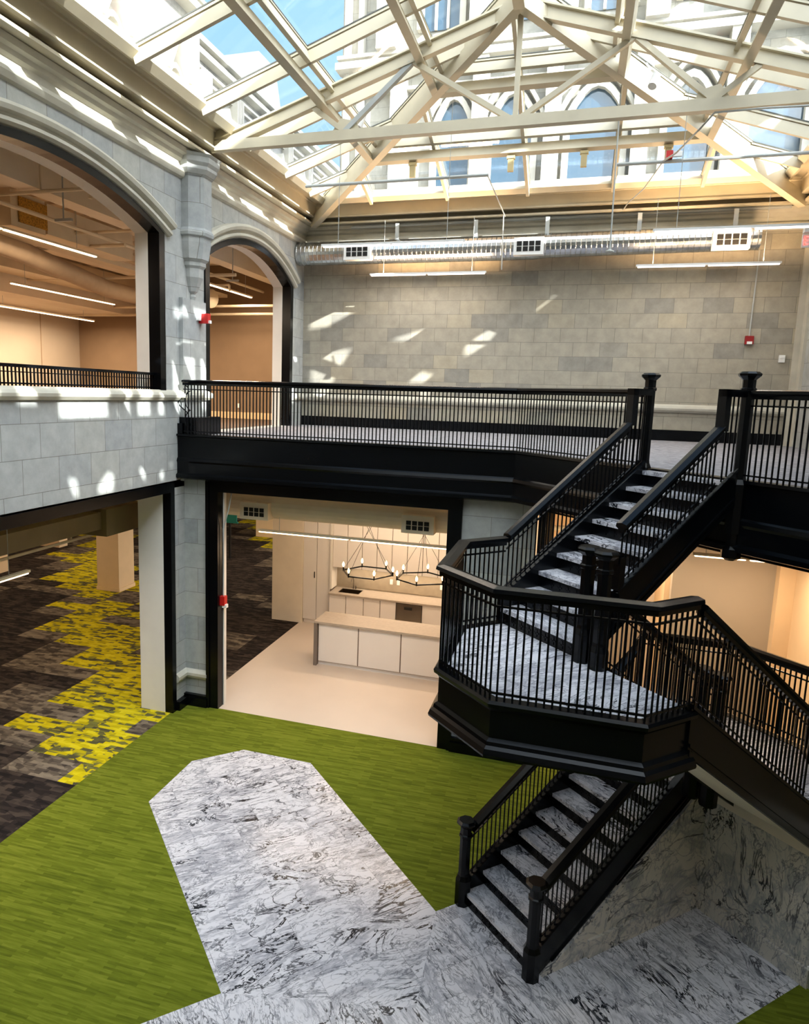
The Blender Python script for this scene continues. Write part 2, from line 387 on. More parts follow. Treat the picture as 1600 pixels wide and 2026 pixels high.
# ================================================================ THE SETTING
ZB = 4.768            # upper floor
ZL2 = 3.238           # upper stair landing
RR = .1703; TT = .239
U0 = 1.708
XR = 10.34            # right wall plane
YB = 5.251            # far wall plane
XY = lambda a, b, t: (a, b, t)
FX = lambda a, b, t: (t, a, b)        # (y,z) profile on an x plane
FY = lambda a, b, t: (a, t, b)        # (x,z) profile on a y plane

# floors
struct('floor', G().poly([(-.02,-12.5),(6.0,-12.5),(11,-12.5),(11,-.02),(5.86,-.02),(0,-.02),(-.02,0)], -.2, 0), GREEN)
struct('floor', G().box(-11.5,-.02,-12.5,17,-.2,0).box(-.02,.2,0,17,-.2,0), PCARPET)
struct('floor', G().box(.2,11,-.02,5.6,-.2,0), CREAMFLOOR)
struct('floor', G().box(.2,11,5.6,17,-.2,-.001), PCARPET)
def uvprism(pts, z0, z1):
    g = G(); return g.ext([W(u,v,z0) for u,v in pts], (0,0,z1-z0))
UA, UB, VT = -1.2, 1.18, 6.22
struct('floor', uvprism([(UA,6.22),(UA,2.84),(UA+.785,2.045),(UB-.785,2.045),(UB,2.84),(UB,6.22),((UA+UB)/2+.35,7.15)], -.05, .004), MARB_PATH)
struct('floor', uvprism([(UB,6.22),(3.86,6.22),(3.86,8.56),(2.5,8.56),(-6,8.56),(-6,6.22),(UA,6.22),((UA+UB)/2+.35,7.15)], -.05, .004), MARB_PLAZA)
# upper floor slabs (balcony round the atrium, side room)
balc = [(.0,-.15),(5.482,-.15),(10.34,-5.008),(10.34,5.25),(0,5.25)]
struct('floor', G().poly(balc, 4.15, ZB), GCARPET)
struct('floor', G().box(-8.2,-.6,-9,7.6,4.03,ZB-.02), paint('upper_wood_carpet', (96,76,58), .8, .1))
struct('ceiling', G().box(-11.5,0,-12.5,17,3.9,4.02), CEIL)
struct('ceiling', G().box(0,XR,.4,17,3.98,4.15), CEIL)
struct('ceiling', G().box(-8.2,-.4,-9,7.8,8.95,9.15), CEIL)

# left wall with the wide lower opening and two upper arches
def arc(c, hw, zs, rise, n=18, rev=False):
    Rr = (hw*hw+rise*rise)/(2*rise); a = math.asin(hw/Rr)
    P = [(c+Rr*math.sin(-a+2*a*i/n), zs-(Rr-rise)+Rr*math.cos(-a+2*a*i/n)) for i in range(n+1)]
    return P[::-1] if rev else P
A1 = dict(c=-2.98, hw=2.42, zs=7.9, rise=.5); A2 = dict(c=2.62, hw=1.94, zs=7.86, rise=.55)
SILL = 5.40
h1 = [(A1['c']-A1['hw'],SILL),(A1['c']+A1['hw'],SILL)]+arc(**A1, rev=True)
h2 = [(A2['c']-A2['hw'],ZB),(A2['c']+A2['hw'],ZB)]+arc(**A2, rev=True)
hl = [(-9.5,-.001),(-.35,-.001),(-.35,4.0),(-9.5,4.0)]
outer = [(-12.5,-.1),(-9.5,-.1)]+[]
g = G()
g.holed([(-12.5,4.0),(5.9,4.0),(5.9,9.5),(-12.5,9.5)], [h1, h2], FX, -.38, 0)
g.box(-.6,0,-.35,.0,0,4.0).box(-.6,0,-12.5,-9.5,0,4.0)
struct('wall_left', g, STONE_X)
struct('wall_left', G().box(-.6,-.3,0,.36,0,4.15), WHITEPLASTER)
# white reveals and black casings in the openings
def reveal(hole_arc, z0, x0=-.62, x1=-.14, t=.03, ins=.15, wide=None):
    a = dict(hole_arc); a2 = dict(a); a2['hw'] -= ins; a3 = dict(a2); a3['hw'] -= t; a3['rise'] = a2['rise']
    a2['zs'] = a['zs']-.02; a2['rise'] = a['rise']-ins*.55
    a3['zs'] = a2['zs']-.01; a3['rise'] = a2['rise']-t*.6
    o = [(a['c']-a['hw'],z0),(a['c']+a['hw'],z0)]+arc(**a, rev=True)
    i = [(a2['c']-a2['hw'],z0-.0),(a2['c']+a2['hw'],z0)]+arc(**a2, rev=True)
    return o, i
def ring_open(outerp, innerp, fn, t0, t1):      # arch-shaped band open at its foot
    g = G(); n = len(outerp); k = len(innerp)
    O = [outerp[1]]+outerp[2:]+[outerp[0]]; I = [innerp[1]]+innerp[2:]+[innerp[0]]
    for j in range(len(O)-1):
        g.quadbox([fn(*O[j],t0),fn(*O[j+1],t0),fn(*I[j+1],t0),fn(*I[j],t0),fn(*O[j],t1),fn(*O[j+1],t1),fn(*I[j+1],t1),fn(*I[j],t1)])
    return g
for nm, A, z0 in (('trim_1', A1, SILL), ('trim_2', A2, ZB)):
    o, i = reveal(A, z0)
    struct(nm, ring_open(o, i, FX, -.17, .03), BLACK)
    struct(nm.replace('_','_1'), ring_open(o, i, FX, -.40, -.17), WHITEPLASTER)
g = G().box(-.12,.03,-.47,-.35,0,4.0).box(-.12,.03,-9.5,-.47,3.84,4.0); struct('trim_3', g, BLACK)
struct('trim_4', G().box(-.6,-.12,-.47,-.36,0,3.9).box(-.6,-.12,-9.5,-.47,3.86,4.0), WHITEPLASTER)
# hood mouldings over the arches
def arch_mould(A, x0, off, prof, n=22):
    a = dict(A); Rr = (a['hw']**2+a['rise']**2)/(2*a['rise'])
    cz = a['zs']-(Rr-a['rise']); aa = math.asin(a['hw']/Rr)
    g = G(); m = 0; k = len(prof)
    for i in range(n+1):
        t = -aa-.02+(2*aa+.04)*i/n
        g.v += [(x0+px, a['c']+(Rr+off+pr)*math.sin(t), cz+(Rr+off+pr)*math.cos(t)) for px, pr in prof]
    for i in range(n):
        for q in range(k): g.f.append((i*k+q, i*k+(q+1)%k, (i+1)*k+(q+1)%k, (i+1)*k+q))
    g.f += [tuple(range(k)), tuple(n*k+q for q in range(k))[::-1]]
    return g
MP = [(0,0),(.05,.0),(.09,.03),(.09,.07),(.04,.09),(.05,.12),(.12,.14),(.14,.19),(.10,.24),(0,.25)]
struct('trim_5', arch_mould(A1, 0, .02, MP), MOULD, smooth=False)
struct('trim_6', arch_mould(A2, 0, .02, MP), MOULD, smooth=False)
# sill ledge running along the left wall and round the pier
LEDGE = [(0,-.06),(.05,-.05),(.09,-.01),(.10,.03),(.08,.07),(.03,.10),(0,.11)]
def ledge(name, path, prof=LEDGE, mat=MOULD): struct(name, G().sweep(prof, path), mat)
ledge('trim_7', [(0,-12,5.40),(0,-.12,5.40),(.07,-.12,5.40),(.07,.62,5.40),(0,.62,5.40),(-.15,.62,5.40)])
ledge('trim_8', [(0,4.62,5.40),(0,YB,5.40),(XR,YB,5.40)])
# capping slab on the sill
struct('trim_9', G().box(-.35,.0,-5.4,-.56,SILL,SILL+.1), BLACK)
# pier between the arches : flat pilaster and corbelled shaft
struct('wall_left', G().box(0,.07,-.12,.62,4.0,7.0), STONE_X)
g = G().lathe((.0,.28,0), [(.02,6.98),(.05,7.0),(.07,7.06),(.05,7.1),(.1,7.14),(.19,7.36),(.2,7.5),(.235,7.54),(.235,7.6),(.28,7.64),(.32,7.9),(.32,7.98),(.36,8.0),(.37,8.05),(.34,8.1),(.33,8.12),(.33,8.9),(.36,8.92),(.42,9.0),(.42,9.05),(.46,9.1),(.46,9.18),(.50,9.22)], 8, math.pi/8)
struct('wall_left', g, STONE_X)
struct('baseboard_left', G().box(0,.09,-.2,.7,ZB,ZB+.2), BLACK)
# cornice under the skylight, left and far walls
CORN = [(0,-.28),(.05,-.26),(.09,-.2),(.08,-.15),(.03,-.13),(.05,-.05),(.1,-.02),(.12,.03),(.18,.05),(.2,.12),(0,.12)]
struct('trim_10', G().sweep(CORN, [(0,-12.4,9.13),(0,YB,9.13),(XR,YB,9.13),(XR,-12.4,9.13)]), MOULD)

# kitchen wall (under the balcony edge)
g = G().holed([(0,0),(.46,0),(.46,3.99),(4.68,3.99),(4.68,0),(5.85,0),(5.85,4.16),(0,4.16)], [], FY, 0, .2)
struct('wall_kitchen', g, STONE_P)
g = G().box(.46,.66,-.05,.14,0,4.02).box(4.55,4.75,-.05,.14,0,4.02).box(.66,4.55,-.05,.14,3.84,4.02)
g.box(.44,.5,-.075,.0,0,4.02).box(4.7,4.77,-.075,.0,0,4.02); struct('trim_11', g, BLACK)
struct('trim_12', G().box(.60,.68,.14,.22,0,3.84).box(4.53,4.6,.14,.22,0,3.84), WHITEPLASTER)
g = G().box(0,.46,-.10,0,0,.16).box(4.75,5.95,-.10,0,0,.16).box(4.75,5.95,-.07,0,.16,.22).box(0,.09,-.35,0,0,.16).box(0,.46,-.07,0,.16,.2)
struct('baseboard_back', g, BLACK)
ledge('trim_13', [(0,-.34,.55),(0,0,.55),(.45,0,.55)], [(0,-.05),(.05,-.05),(.08,0),(.08,.05),(.04,.09),(0,.1)])
# far stone wall of the upper gallery
struct('wall_back', G().box(-.6,XR+.4,YB,YB+.35,4.0,9.6), STONE_Y)
struct('baseboard_back', G().box(0,XR,YB-.06,YB,ZB,ZB+.22), BLACK)
struct('trim_14', G().box(XR-.05,XR+.05,YB-.3,YB,ZB,9.2).box(XR-.14,XR-.05,YB-.1,YB,ZB,9.2), MOULD)
struct('wall_right', G().box(XR,XR+.5,-12.5,YB,4.0,9.6), STONE_X)
struct('wall_right', G().box(XR+.2,XR+.5,-12.5,YB,0,4.0), TAN)
struct('wall_front', G().box(-.6,XR+.5,-12.9,-12.5,0,9.6), STONE_Y)
# lower diagonal wall line beyond the stair : head beam and posts, stub wall beside the marble
g = G().uvbox(4.16,4.3,4.16,4.34,0,4.1).uvbox(4.16,4.3,4.34,9.6,3.93,4.2); struct('trim_15', g, BLACK)
# warm rooms under the balcony
struct('wall_warm', G().box(7.95,9.62,1.5,1.7,0,4.0), TAN2)
struct('wall_warm', G().box(9.62,10.6,-2.4,1.7,0,4.0).box(9.4,9.62,1.3,1.7,0,4.0), TAN)
struct('wall_warm', G().box(5.55,5.7,.4,5.4,0,4.0), CEIL)
struct('wall_warm', G().box(5.7,10.4,5.4,5.6,0,4.0), TAN)
# door casings seen beyond the stair
d = sgroup('door_1', (7.55,2.6,0))
struct('door_casing', G().box(7.05,7.17,2.9,3.05,0,3.2).box(7.75,7.87,2.9,3.05,0,3.2).box(7.05,7.87,2.9,3.05,3.1,3.22), CEIL, d)
struct('door_leaf', G().box(7.17,7.75,2.95,3.0,0,3.1), TAN2, d)
struct('wall_warm', G().box(6.4,7.05,2.92,3.1,0,4.0).box(7.87,8.1,1.7,3.1,0,4.0).box(7.05,7.87,2.92,3.1,3.22,4.0), TAN)
# marble enclosure under the stair
struct('wall_marble', uvprism([(1.75,7.3),(1.75,7.34),(3.9,7.34),(3.9,7.3)], 0, .02), MARB_WALL)
g = G(); P = [(1.62,0),(3.86,0),(3.86,1.62),(3.7,1.56)]
g.ext([W(u,7.40,z) for u,z in [(1.62,0.0),(3.9,0),(3.9,1.5)]], Vector(W(0,-.07,0)))
struct('wall_marble', g, MARB_WALL)
struct('wall_marble', G().uvbox(3.86,3.94,7.33,8.62,0,1.36), MARB_WALL)
struct('baseboard_marble', G().uvbox(3.83,3.86,7.42,8.62,.0,.2).uvbox(2.2,3.83,7.4,7.43,0,.2), MARB_WALL)
struct('trim_16', G().uvbox(3.76,3.95,7.33,9.4,1.36,1.56), CEIL)
struct('wall_stub', G().uvbox(3.86,9.0,8.62,8.72,0,1.5), paint('pale_green_grey_wall', (150,156,136), .8, .03))
struct('trim_17', G().uvbox(3.84,9.0,8.60,8.63,.2,.23), WHITE)

# side rooms
struct('wall_far_left', G().box(-8.35,-8.2,-9,7.8,4.7,9.1), TAN2)
struct('wall_far_left', G().box(-8.2,-.6,7.6,7.8,4.7,9.1), paint('brown_wall_paint', (134,112,88), .8, .02, .2))
struct('wall_far_left', G().box(-8.2,-.6,-9.2,-9,4.7,9.1), TAN2)
struct('wall_far_left', G().box(-.75,-.6,5.6,7.6,4.7,9.1), TAN2)
struct('baseboard_left', G().box(-8.2,-.75,7.57,7.6,ZB-.02,ZB+.16), paint('pale_baseboard', (216,188,144), .6))
struct('wall_lower', G().box(-11.5,-11.3,-12.5,17,0,4.0), TAN)
struct('wall_lower', G().box(-11.5,XR,16.8,17,0,4.0), TAN)
struct('wall_lower', G().box(-11.5,-.6,-12.7,-12.5,0,4.0), TAN)
struct('wall_lower', G().box(-11.3,-9.6,5.5,5.9,0,4.0).box(-11.3,-10.4,9,9.4,0,4.0), TAN)
struct('ceiling', G().box(-8.2,-6.2,-9,7.6,7.58,8.95), CEIL)
# kitchen shell
struct('wall_kitchen', G().box(-.52,.27,4.8,5.45,0,3.98).box(.27,5.6,5.2,5.45,0,3.98), CEIL)
struct('wall_kitchen', G().box(.97,1.02,4.78,5.2,.93,3.0), WHITEPLASTER)
struct('wall_kitchen', G().box(1.02,5.55,5.17,5.2,.93,1.5), BACKSPLASH)
struct('wall_kitchen', G().box(1.0,5.55,4.85,5.2,2.95,3.98).box(.27,1.0,4.85,5.2,2.95,3.98), paint('taupe_soffit', (150,132,104), .8))

# ================================================================ STAIR
HANDRAIL = [(-.058,0),(-.064,-.028),(-.035,-.045),(-.032,-.08),(.032,-.08),(.035,-.045),(.064,-.028),(.058,0),(.0,.012)]
HANDRAIL = HANDRAIL[::-1]
THIN = [(-.008,-.008),(.008,-.008),(.008,.008),(-.008,.008)]
BAL = .0078
_balcache = {}
def baluster_at(root, p, h, name='baluster'):
    key = round(h, 3)
    if key not in _balcache:
        me = bpy.data.meshes.new('baluster'); g = G().box(-BAL,BAL,-BAL,BAL,0,h)
        me.from_pydata(g.v, [], g.f); me.materials.append(BLACK); _balcache[key] = me
    o = bpy.data.objects.new(name, _balcache[key]); COL.objects.link(o); o.parent = root
    o.location = Vector(p)-Vector(root.location)
    return o
def along(path, step, start=.5, end=.5):
    out = []; carry = step*start
    for a, b in zip(path[:-1], path[1:]):
        a, b = Vector(a), Vector(b); hl = Vector((b.x-a.x, b.y-a.y)).length
        if hl < 1e-6: continue
        t = carry
        while t < hl-1e-6:
            out.append(a.lerp(b, t/hl)); t += step
        carry = t-hl
    return out
def railing(name, label, path, rail_h, foot_h, group=None, step=.0585, cat='railing', rail_path=None, low=True, rot45=False):
    """path: floor line (x,y,z); the handrail runs rail_h above it"""
    c = path[len(path)//2]; root = thing(name, label, cat, (path[0][0], path[0][1], path[0][2]), group)
    up = lambda h, P=path: [(x,y,z+h) for x,y,z in P]
    obj('handrail', G().sweep(HANDRAIL, rail_path or up(rail_h)), BLACK, root)
    obj('upper_bar', G().sweep(THIN, up(rail_h-.145)), BLACK, root)
    if low: obj('lower_bar', G().sweep(THIN, up(foot_h+.055)), BLACK, root)
    for p in along(path, step): baluster_at(root, (p.x,p.y,p.z+foot_h), rail_h-.07-foot_h)
    return root
def newel(label, u, v, zb, zt, base=.28, group=None, drop=0, r=.062):
    H = zt-zb; x, y, _ = W(u, v, 0)
    prof = [(.088,0),(.088,base),(r+.004,base+.05),(r,base+.08),(r,H-.2),(r+.012,H-.19),(r+.012,H-.165),(r,H-.155),(r,H-.08),(r+.02,H-.06),(r+.042,H-.04),(r+.046,H-.02),(r+.02,H)]
    g = G().lathe((x,y,zb), prof, 8)
    if drop: g.lathe((x,y,zb-drop), [(.05,0),(.095,.03),(.095,.12),(.062,.15),(.062,drop)], 8)
    return single('newel_post', g, BLACK, label, 'newel post', group)

def flight(name, label, u_first, sgn, v0, v1, n, z0, top_off, bot_off, last_is_floor=True, vs0=None, vs1=None):
    x, y, z = W(u_first, (v0+v1)/2, z0); root = thing(name, label, 'staircase', (x,y,z))
    for j in range(n):
        un = u_first+sgn*j*TT; zt = z0+(j+1)*RR
        g = G(); a, b = sorted((un-sgn*.022, un+sgn*(TT+.01)))
        g.uvbox(a, b, v0, v1, zt-.042, zt+ (.0 if j < n-1 else .003)); obj('tread', g, MARB_TREAD, root)
        g = G(); a, b = sorted((un, un+sgn*.012)); g.uvbox(a, b, v0, v1, zt-RR, zt-.042)
        c1, c2 = sorted((un-sgn*.006, un))
        for i in range(9):     # pierced cast pattern of the riser
            vv = v0+.06+(v1-v0-.12)*i/8; g.uvbox(c1, c2, vv-.035, vv+.035, zt-.115, zt-.1); g.uvbox(c1, c2, vv-.012, vv+.012, zt-.145, zt-.07)
        obj('riser', g, BLACK, root)
    ua, ub = u_first-sgn*(.03 if sgn > 0 else .5), u_first+sgn*((n-1)*TT+.02)
    nz = lambda u: z0+RR+sgn*(u-u_first)/TT*RR
    for va, vb, out in ((v0-.055, v0, -1), (v1, v1+.055, 1)):
        zlo = lambda u, o=bot_off: max(nz(u)+o, z0-.25 if z0 > .1 and sgn > 0 else 0)
        pts = [(ua, max(zlo(ua),0)), (ua, nz(ua)+top_off), (ub, min(nz(ub)+top_off, z0+n*RR+.1)), (ub, nz(ub)+bot_off)]
        if z0 < .1:   # foot meets the floor
            uf = u_first+( -bot_off-RR)/RR*TT*sgn
            pts = [(ua,0.0),(ua,nz(ua)+top_off),(ub,nz(ub)+top_off),(ub,nz(ub)+bot_off),(uf,0.0)]
        g = G().ext([W(u,va,z) for u,z in pts], Vector(W(0,vb-va,0)))
        # moulded strips along the outer face, top and bottom
        vm = va-.018 if out < 0 else vb+.0
        for o1, o2 in ((top_off-.0, top_off-.03), (bot_off+.05, bot_off), (bot_off+.1, bot_off+.075)):
            us = (uf if z0 < .1 and o1 < 0 else ua)
            q = [(us,nz(us)+o1),(ub,nz(ub)+o1),(ub,nz(ub)+o2),(us,nz(us)+o2)]
            g.ext([W(u,vm,z) for u,z in q], Vector(W(0,.018,0)))
        obj('stringer', g, BLACK, root)
    return root, nz
ZL1 = 1.872
lower, nzl = flight('stair_flight', 'lowest black and marble stair flight rising from the marble floor', 1.541, 1, 6.27, 7.30, 11, 0, .1, -.33)
middle, nzm = flight('stair_flight', 'middle stair flight climbing between the two marble landings', 3.385, -1, 7.76, 8.57, 8, ZL1, .06, -.35)
upper, nzu = flight('stair_flight', 'upper stair flight of marble treads rising to the balcony', 1.708, 1, 6.385, 7.42, 9, ZL2, .13, -.26)
obj('soffit', G().ext([W(u,7.77,z) for u,z in [(1.75,nzm(1.75)-.33),(3.6,nzm(3.6)-.33),(3.6,nzm(3.6)-.31),(1.75,nzm(1.75)-.31)]], Vector(W(0,.79,0))), CEIL, middle, label='cream painted soffit')
obj('soffit', G().ext([W(u,6.39,z) for u,z in [(1.75,nzu(1.75)-.25),(3.7,nzu(3.7)-.25),(3.7,nzu(3.7)-.22),(1.75,nzu(1.75)-.22)]], Vector(W(0,1.03,0))), BLACK, upper)

def flight_rail(label, nz, v, ua, ub, h, foot, group=None, extra_pre=None, extra_post=None, step=.0585):
    path = [W(ua,v,nz(ua)), W(ub,v,nz(ub))]
    rp = [W(ua,v,nz(ua)+h), W(ub,v,nz(ub)+h)]
    if extra_pre: rp = [W(*extra_pre)]+rp
    if extra_post: rp = rp+[W(*extra_post)]
    return railing('stair_railing', label, path, h, foot, group, rail_path=rp, step=step)
flight_rail('black stair railing on the far side of the lowest flight', nzl, 6.24, 1.60, 3.92, .71, .1)
flight_rail('black stair railing on the near side of the lowest flight', nzl, 7.33, 1.60, 3.30, .74, .1)
r1 = flight_rail('black stair railing on the wall side of the upper flight', nzu, 6.355, 1.74, 3.35, .73, .13)
r2 = flight_rail('black stair railing on the open side of the upper flight', nzu, 7.45, 2.12, 3.36, .74, .13)
# upright easings that lift these rails to balcony height
for rt, v in ((r1, 6.355), (r2, 7.45)):
    g = G(); zt = nzu(3.35)+.70; g.uvbox(3.34,3.42,v-.045,v+.045,zt,5.68).uvbox(3.34,3.66,v-.045,v+.045,5.61,5.68); obj('rail_riser', g, BLACK, rt)
    for k in range(3): baluster_at(rt, W(3.45+k*.07,v,nzu(3.45+k*.07)+.13), 5.62-nzu(3.45+k*.07)-.13)
g = G(); g.uvbox(2.10,2.17,7.41,7.49,nzu(2.12)+.13,4.14).uvbox(1.74,2.17,7.42,7.48,4.08,4.14); obj('rail_return', g, BLACK, r2)
flight_rail('black stair railing on the inner side of the middle flight', nzm, 7.71, 1.80, 3.33, .74, .06)
# upper landing
def outset(P, d):   # grow a landing outline given in (u,v)
    return P
LP = [(1.74,6.34),(1.22,6.34),(.44,7.12),(.44,7.825),(1.22,8.605),(1.74,8.605)]
LPn = [(1.74,6.40),(1.25,6.40),(.50,7.15),(.50,7.80),(1.25,8.55),(1.74,8.55)]
x, y, _ = W(1.1, 7.47, 0); ul = thing('stair_landing', 'octagonal upper stair landing with veined marble floor and black moulded edge', 'landing', (x,y,ZL2-.45))
obj('landing_floor', G().ext([W(u,v,ZL2-.04) for u,v in LP], (0,0,.042)), MARB_SLAB, ul, label='white marble floor with grey veins')
FAS = [(-.06,.012),(.03,.012),(.045,-.01),(.04,-.04),(.012,-.06),(.0,-.08),(0,-.30),(.03,-.32),(.035,-.35),(.06,-.37),(.075,-.41),(.07,-.43),(-.06,-.43)]
obj('fascia', G().sweep(FAS[::-1], [W(u,v,ZL2) for u,v in LP]), BLACK, ul)
obj('soffit', G().ext([W(u,v,ZL2-.42) for u,v in LPn], (0,0,.36)), BLACK, ul)
obj('fascia', G().uvbox(1.70,1.76,6.34,8.6,ZL2-.42,ZL2-.045), BLACK, ul)
path = [W(u,v,ZL2) for u,v in LP]
lr = railing('landing_railing', 'angled black railing round the octagonal upper landing', path, .894, .01, rail_path=[W(1.715,6.355,ZL2+.90)]+[W(u,v,ZL2+.894) for u,v in LP[1:5]]+[W(1.66,8.605,ZL2+.894)])
flight_rail('black stair railing on the outer side of the middle flight', nzm, 8.605, 1.70, 3.38, .84, .06)
newel('octagonal newel post at the foot of the upper flight', 1.70, 7.50, ZL2-.02, 4.285)
newel('octagonal newel post at the head of the middle flight', 1.70, 7.69, ZL2-.12, 4.285)
newel('black newel post beside the green carpet at the stair foot', 1.52, 6.235, .004, 1.00, .3)
newel('black newel post on the marble floor at the stair foot', 1.52, 7.345, .004, 1.03, .3)
newel('black newel post at the foot of the middle flight', 3.42, 7.50, 1.5, 2.90)
newel('black newel post at the head of the lowest flight', 3.43, 7.69, 1.5, 2.90)
newel('tall newel post where the long balcony railing meets the stair', 3.74, 6.27, 4.3, 5.86, .5)
newel('tall newel post with a drop finial under the balcony edge', 3.74, 7.44, 4.25, 5.86, .5, drop=.28)
# lower landing
LL = [(3.39,8.62),(3.39,7.52),(3.70,7.46),(3.93,7.40),(3.93,6.24),(4.06,6.24),(4.77,6.95),(4.77,7.84),(4.0,8.62)]
x, y, _ = W(4.1, 7.4, 0); ll = thing('stair_landing', 'lower stair landing of pale marble between the two lower flights', 'landing', (x,y,ZL1-.4))
obj('landing_floor', G().ext([W(u,v,ZL1-.04) for u,v in LL], (0,0,.043)), MARB_SLAB, ll, label='white marble floor with grey veins')
obj('soffit', G().ext([W(u,v,ZL1-.30) for u,v in [(3.78,8.6),(3.78,7.44),(3.95,7.40),(3.95,6.26),(4.05,6.26),(4.75,6.96),(4.75,7.83),(4.0,8.6)]], (0,0,.255)), CEIL, ll)
obj('fascia', G().uvbox(3.70,4.12,7.36,7.46,1.34,1.87), BLACK, ll)
obj('fascia', G().sweep(FAS[::-1], [W(u,v,ZL1) for u,v in [(3.93,6.24),(4.06,6.24),(4.77,6.95),(4.77,7.84),(4.0,8.62)]][::-1]), BLACK, ll)
LR = [(3.93,6.24),(4.06,6.24),(4.77,6.95),(4.77,7.84),(4.0,8.62)]
railing('landing_railing', 'black railing round the far side of the lower landing', [W(u,v,ZL1+.02) for u,v in LR], .88, .02, rail_path=[W(3.9,6.24,nzl(3.9)+.71)]+[W(u,v,ZL1+.9) for u,v in LR[1:]])

# balcony edge and railings
BE = [(-.0,-.2,ZB),(5.503,-.2,ZB),W(3.75,8.9,ZB)]
be = [(.0,-.2,ZB),(5.503,-.2,ZB),W(3.75,12.0,ZB)]
FB = [(-.1,.028),(.035,.028),(.04,-.005),(.0,-.02),(.0,-.36),(.02,-.38),(.035,-.42),(.02,-.45),(.02,-.62),(.06,-.65),(.06,-.70),(-.1,-.74)]
bf = single('balcony_fascia', G().sweep(FB[::-1], be), BLACK, 'long black moulded balcony edge beam running above the kitchen opening', 'edge beam')
g = G().box(0,.05,-.28,-.2,4.05,4.8)
railing('balcony_railing', 'long straight black balcony railing in front of the stone gallery wall', [(.12,-.2,ZB),(5.503,-.2,ZB)], .905, .02)
railing('balcony_railing', 'short angled black balcony railing between the long run and the stair head', [(5.503,-.2,ZB),W(3.75,6.2,ZB)], .905, .02)
railing('balcony_railing', 'black balcony railing beyond the stair head near the tan opening', [W(3.75,7.5,ZB),W(3.75,10.6,ZB)], .905, .02)
# black plinth boot round the pier foot on the balcony
g = G().ext([(.05,-.12,ZB),(.62,-.12,ZB),(.68,.1,ZB),(.6,.16,ZB),(.05,.16,ZB)], (0,0,.3)); 
single('pier_base', G().box(.0,.32,-.14,.66,ZB,ZB+.3), BLACK, 'black painted base block at the foot of the stone pier', 'plinth')
# scrolled bracket at the railing end
g = G(); pts = [(.12+.10*math.sin(i*.9), -.2, 5.62-i*.06) for i in range(10)]; g.tube(pts, .01, 6)
pts = [(.2+.05*math.cos(i*.7), -.2, 5.5-i*.035+.05*math.sin(i*.7)) for i in range(16)]; g.tube(pts, .008, 6)
single('scroll_bracket', g, BLACK, 'curled wrought iron scroll at the wall end of the long railing', 'bracket')
# low rail on the sill of the big arch
sr = thing('sill_railing', 'low blue-black metal rail on the stone sill of the large arch', 'railing', (-.1,-2.98,SILL+.1))
obj('top_rail', G().box(-.15,-.07,-5.35,-.6,5.73,5.77), BLACK, sr)
obj('bottom_rail', G().box(-.14,-.08,-5.35,-.6,5.53,5.55), BLACK, sr)
obj('upper_bar', G().box(-.118,-.102,-5.35,-.6,5.67,5.682), BLACK, sr)
y = -.66
while y > -5.3:
    o = baluster_at(sr, (-.11,y,5.5), .24); y -= .06
"""END"""

# ================================================================ SKYLIGHT
XC = 5.17; YT = .35
zs = lambda d: 9.3+.33*(d-.39)          # underside line of the sloping steel, d = distance in from the wall
zg = lambda d: zs(d)+.30                # glass plane
YN = -12.4
APX = (XC, YB-XC, )
# eave steelwork all round (left, far, right)
EAVE_A = [(.02,9.26),(.34,9.26),(.34,9.3),(.06,9.32),(.06,9.5),(.02,9.5)]
EAVE_B = [(.18,9.42),(.36,9.38),(.43,9.38),(.43,9.41),(.415,9.42),(.415,9.63),(.44,9.64),(.44,9.67),(.18,9.67)]
EAVE_C = [(.18,9.67),(.60,9.67),(.64,9.60),(.70,9.58),(.80,9.66),(.80,9.70),(.70,9.82),(.18,9.92),(.02,9.92),(.02,9.5),(.10,9.5)]
def eave(side):
    if side == 'l': return [(0,YN,0),(0,YB,0)]
    if side == 'b': return [(0,YB,0),(XR,YB,0)]
    return [(XR,YB,0),(XR,YN,0)]
names = {'l':('along the arched wall','gutter beam'),'b':('along the far stone wall','gutter beam'),'r':('along the wall beyond the stair','gutter beam')}
for s in 'lbr':
    P = eave(s); e = thing('eave_beam', 'stepped cream steel eave beam of the skylight '+names[s][0], 'beam', (P[0][0],P[0][1],9.3))
    # extend/mitre the three runs against one another by sweeping the closed corner path
    full = [(0,YN,0),(0,YB,0),(XR,YB,0),(XR,YN,0)]
    for nm, prof in (('lower_flange', EAVE_A), ('channel', EAVE_B), ('curb', EAVE_C)):
        g = G(); k = len(prof); i0 = {'l':0,'b':1,'r':2}[s]
        gg = G().sweep(prof[::-1], full)
        g.v = gg.v[i0*k:(i0+2)*k]
        for q in range(k): g.f.append((q,(q+1)%k,k+(q+1)%k,k+q))
        obj(nm, g, CREAM, e)
def on_l(y, d): return (d, y, zs(d))
PU = [2.25, 3.74]
def clampl(d): return YB-d
nup = Vector((-.33,0,1)).normalized()
# purlins : one steel I section per slope and level
for i, d in enumerate(PU):
    lv = ('lower','upper')[i]
    single('purlin', G().bar((d,YN,zs(d)+.0),(d,YB-d,zs(d)+.0),.11,.17,up=(-.33,0,1)), CREAM, f'{lv} cream steel purlin on the roof slope above the arched wall', 'beam')
    single('purlin', G().bar((XR-d,YN,zs(d)),(XR-d,YB-d,zs(d)),.11,.17,up=(.33,0,1)), CREAM, f'{lv} cream steel purlin on the roof slope above the stair', 'beam')
    single('purlin', G().bar((d,YB-d,zs(d)),(XR-d,YB-d,zs(d)),.11,.17,up=(0,.33,1)), CREAM, f'{lv} cream steel purlin across the far roof slope', 'beam')
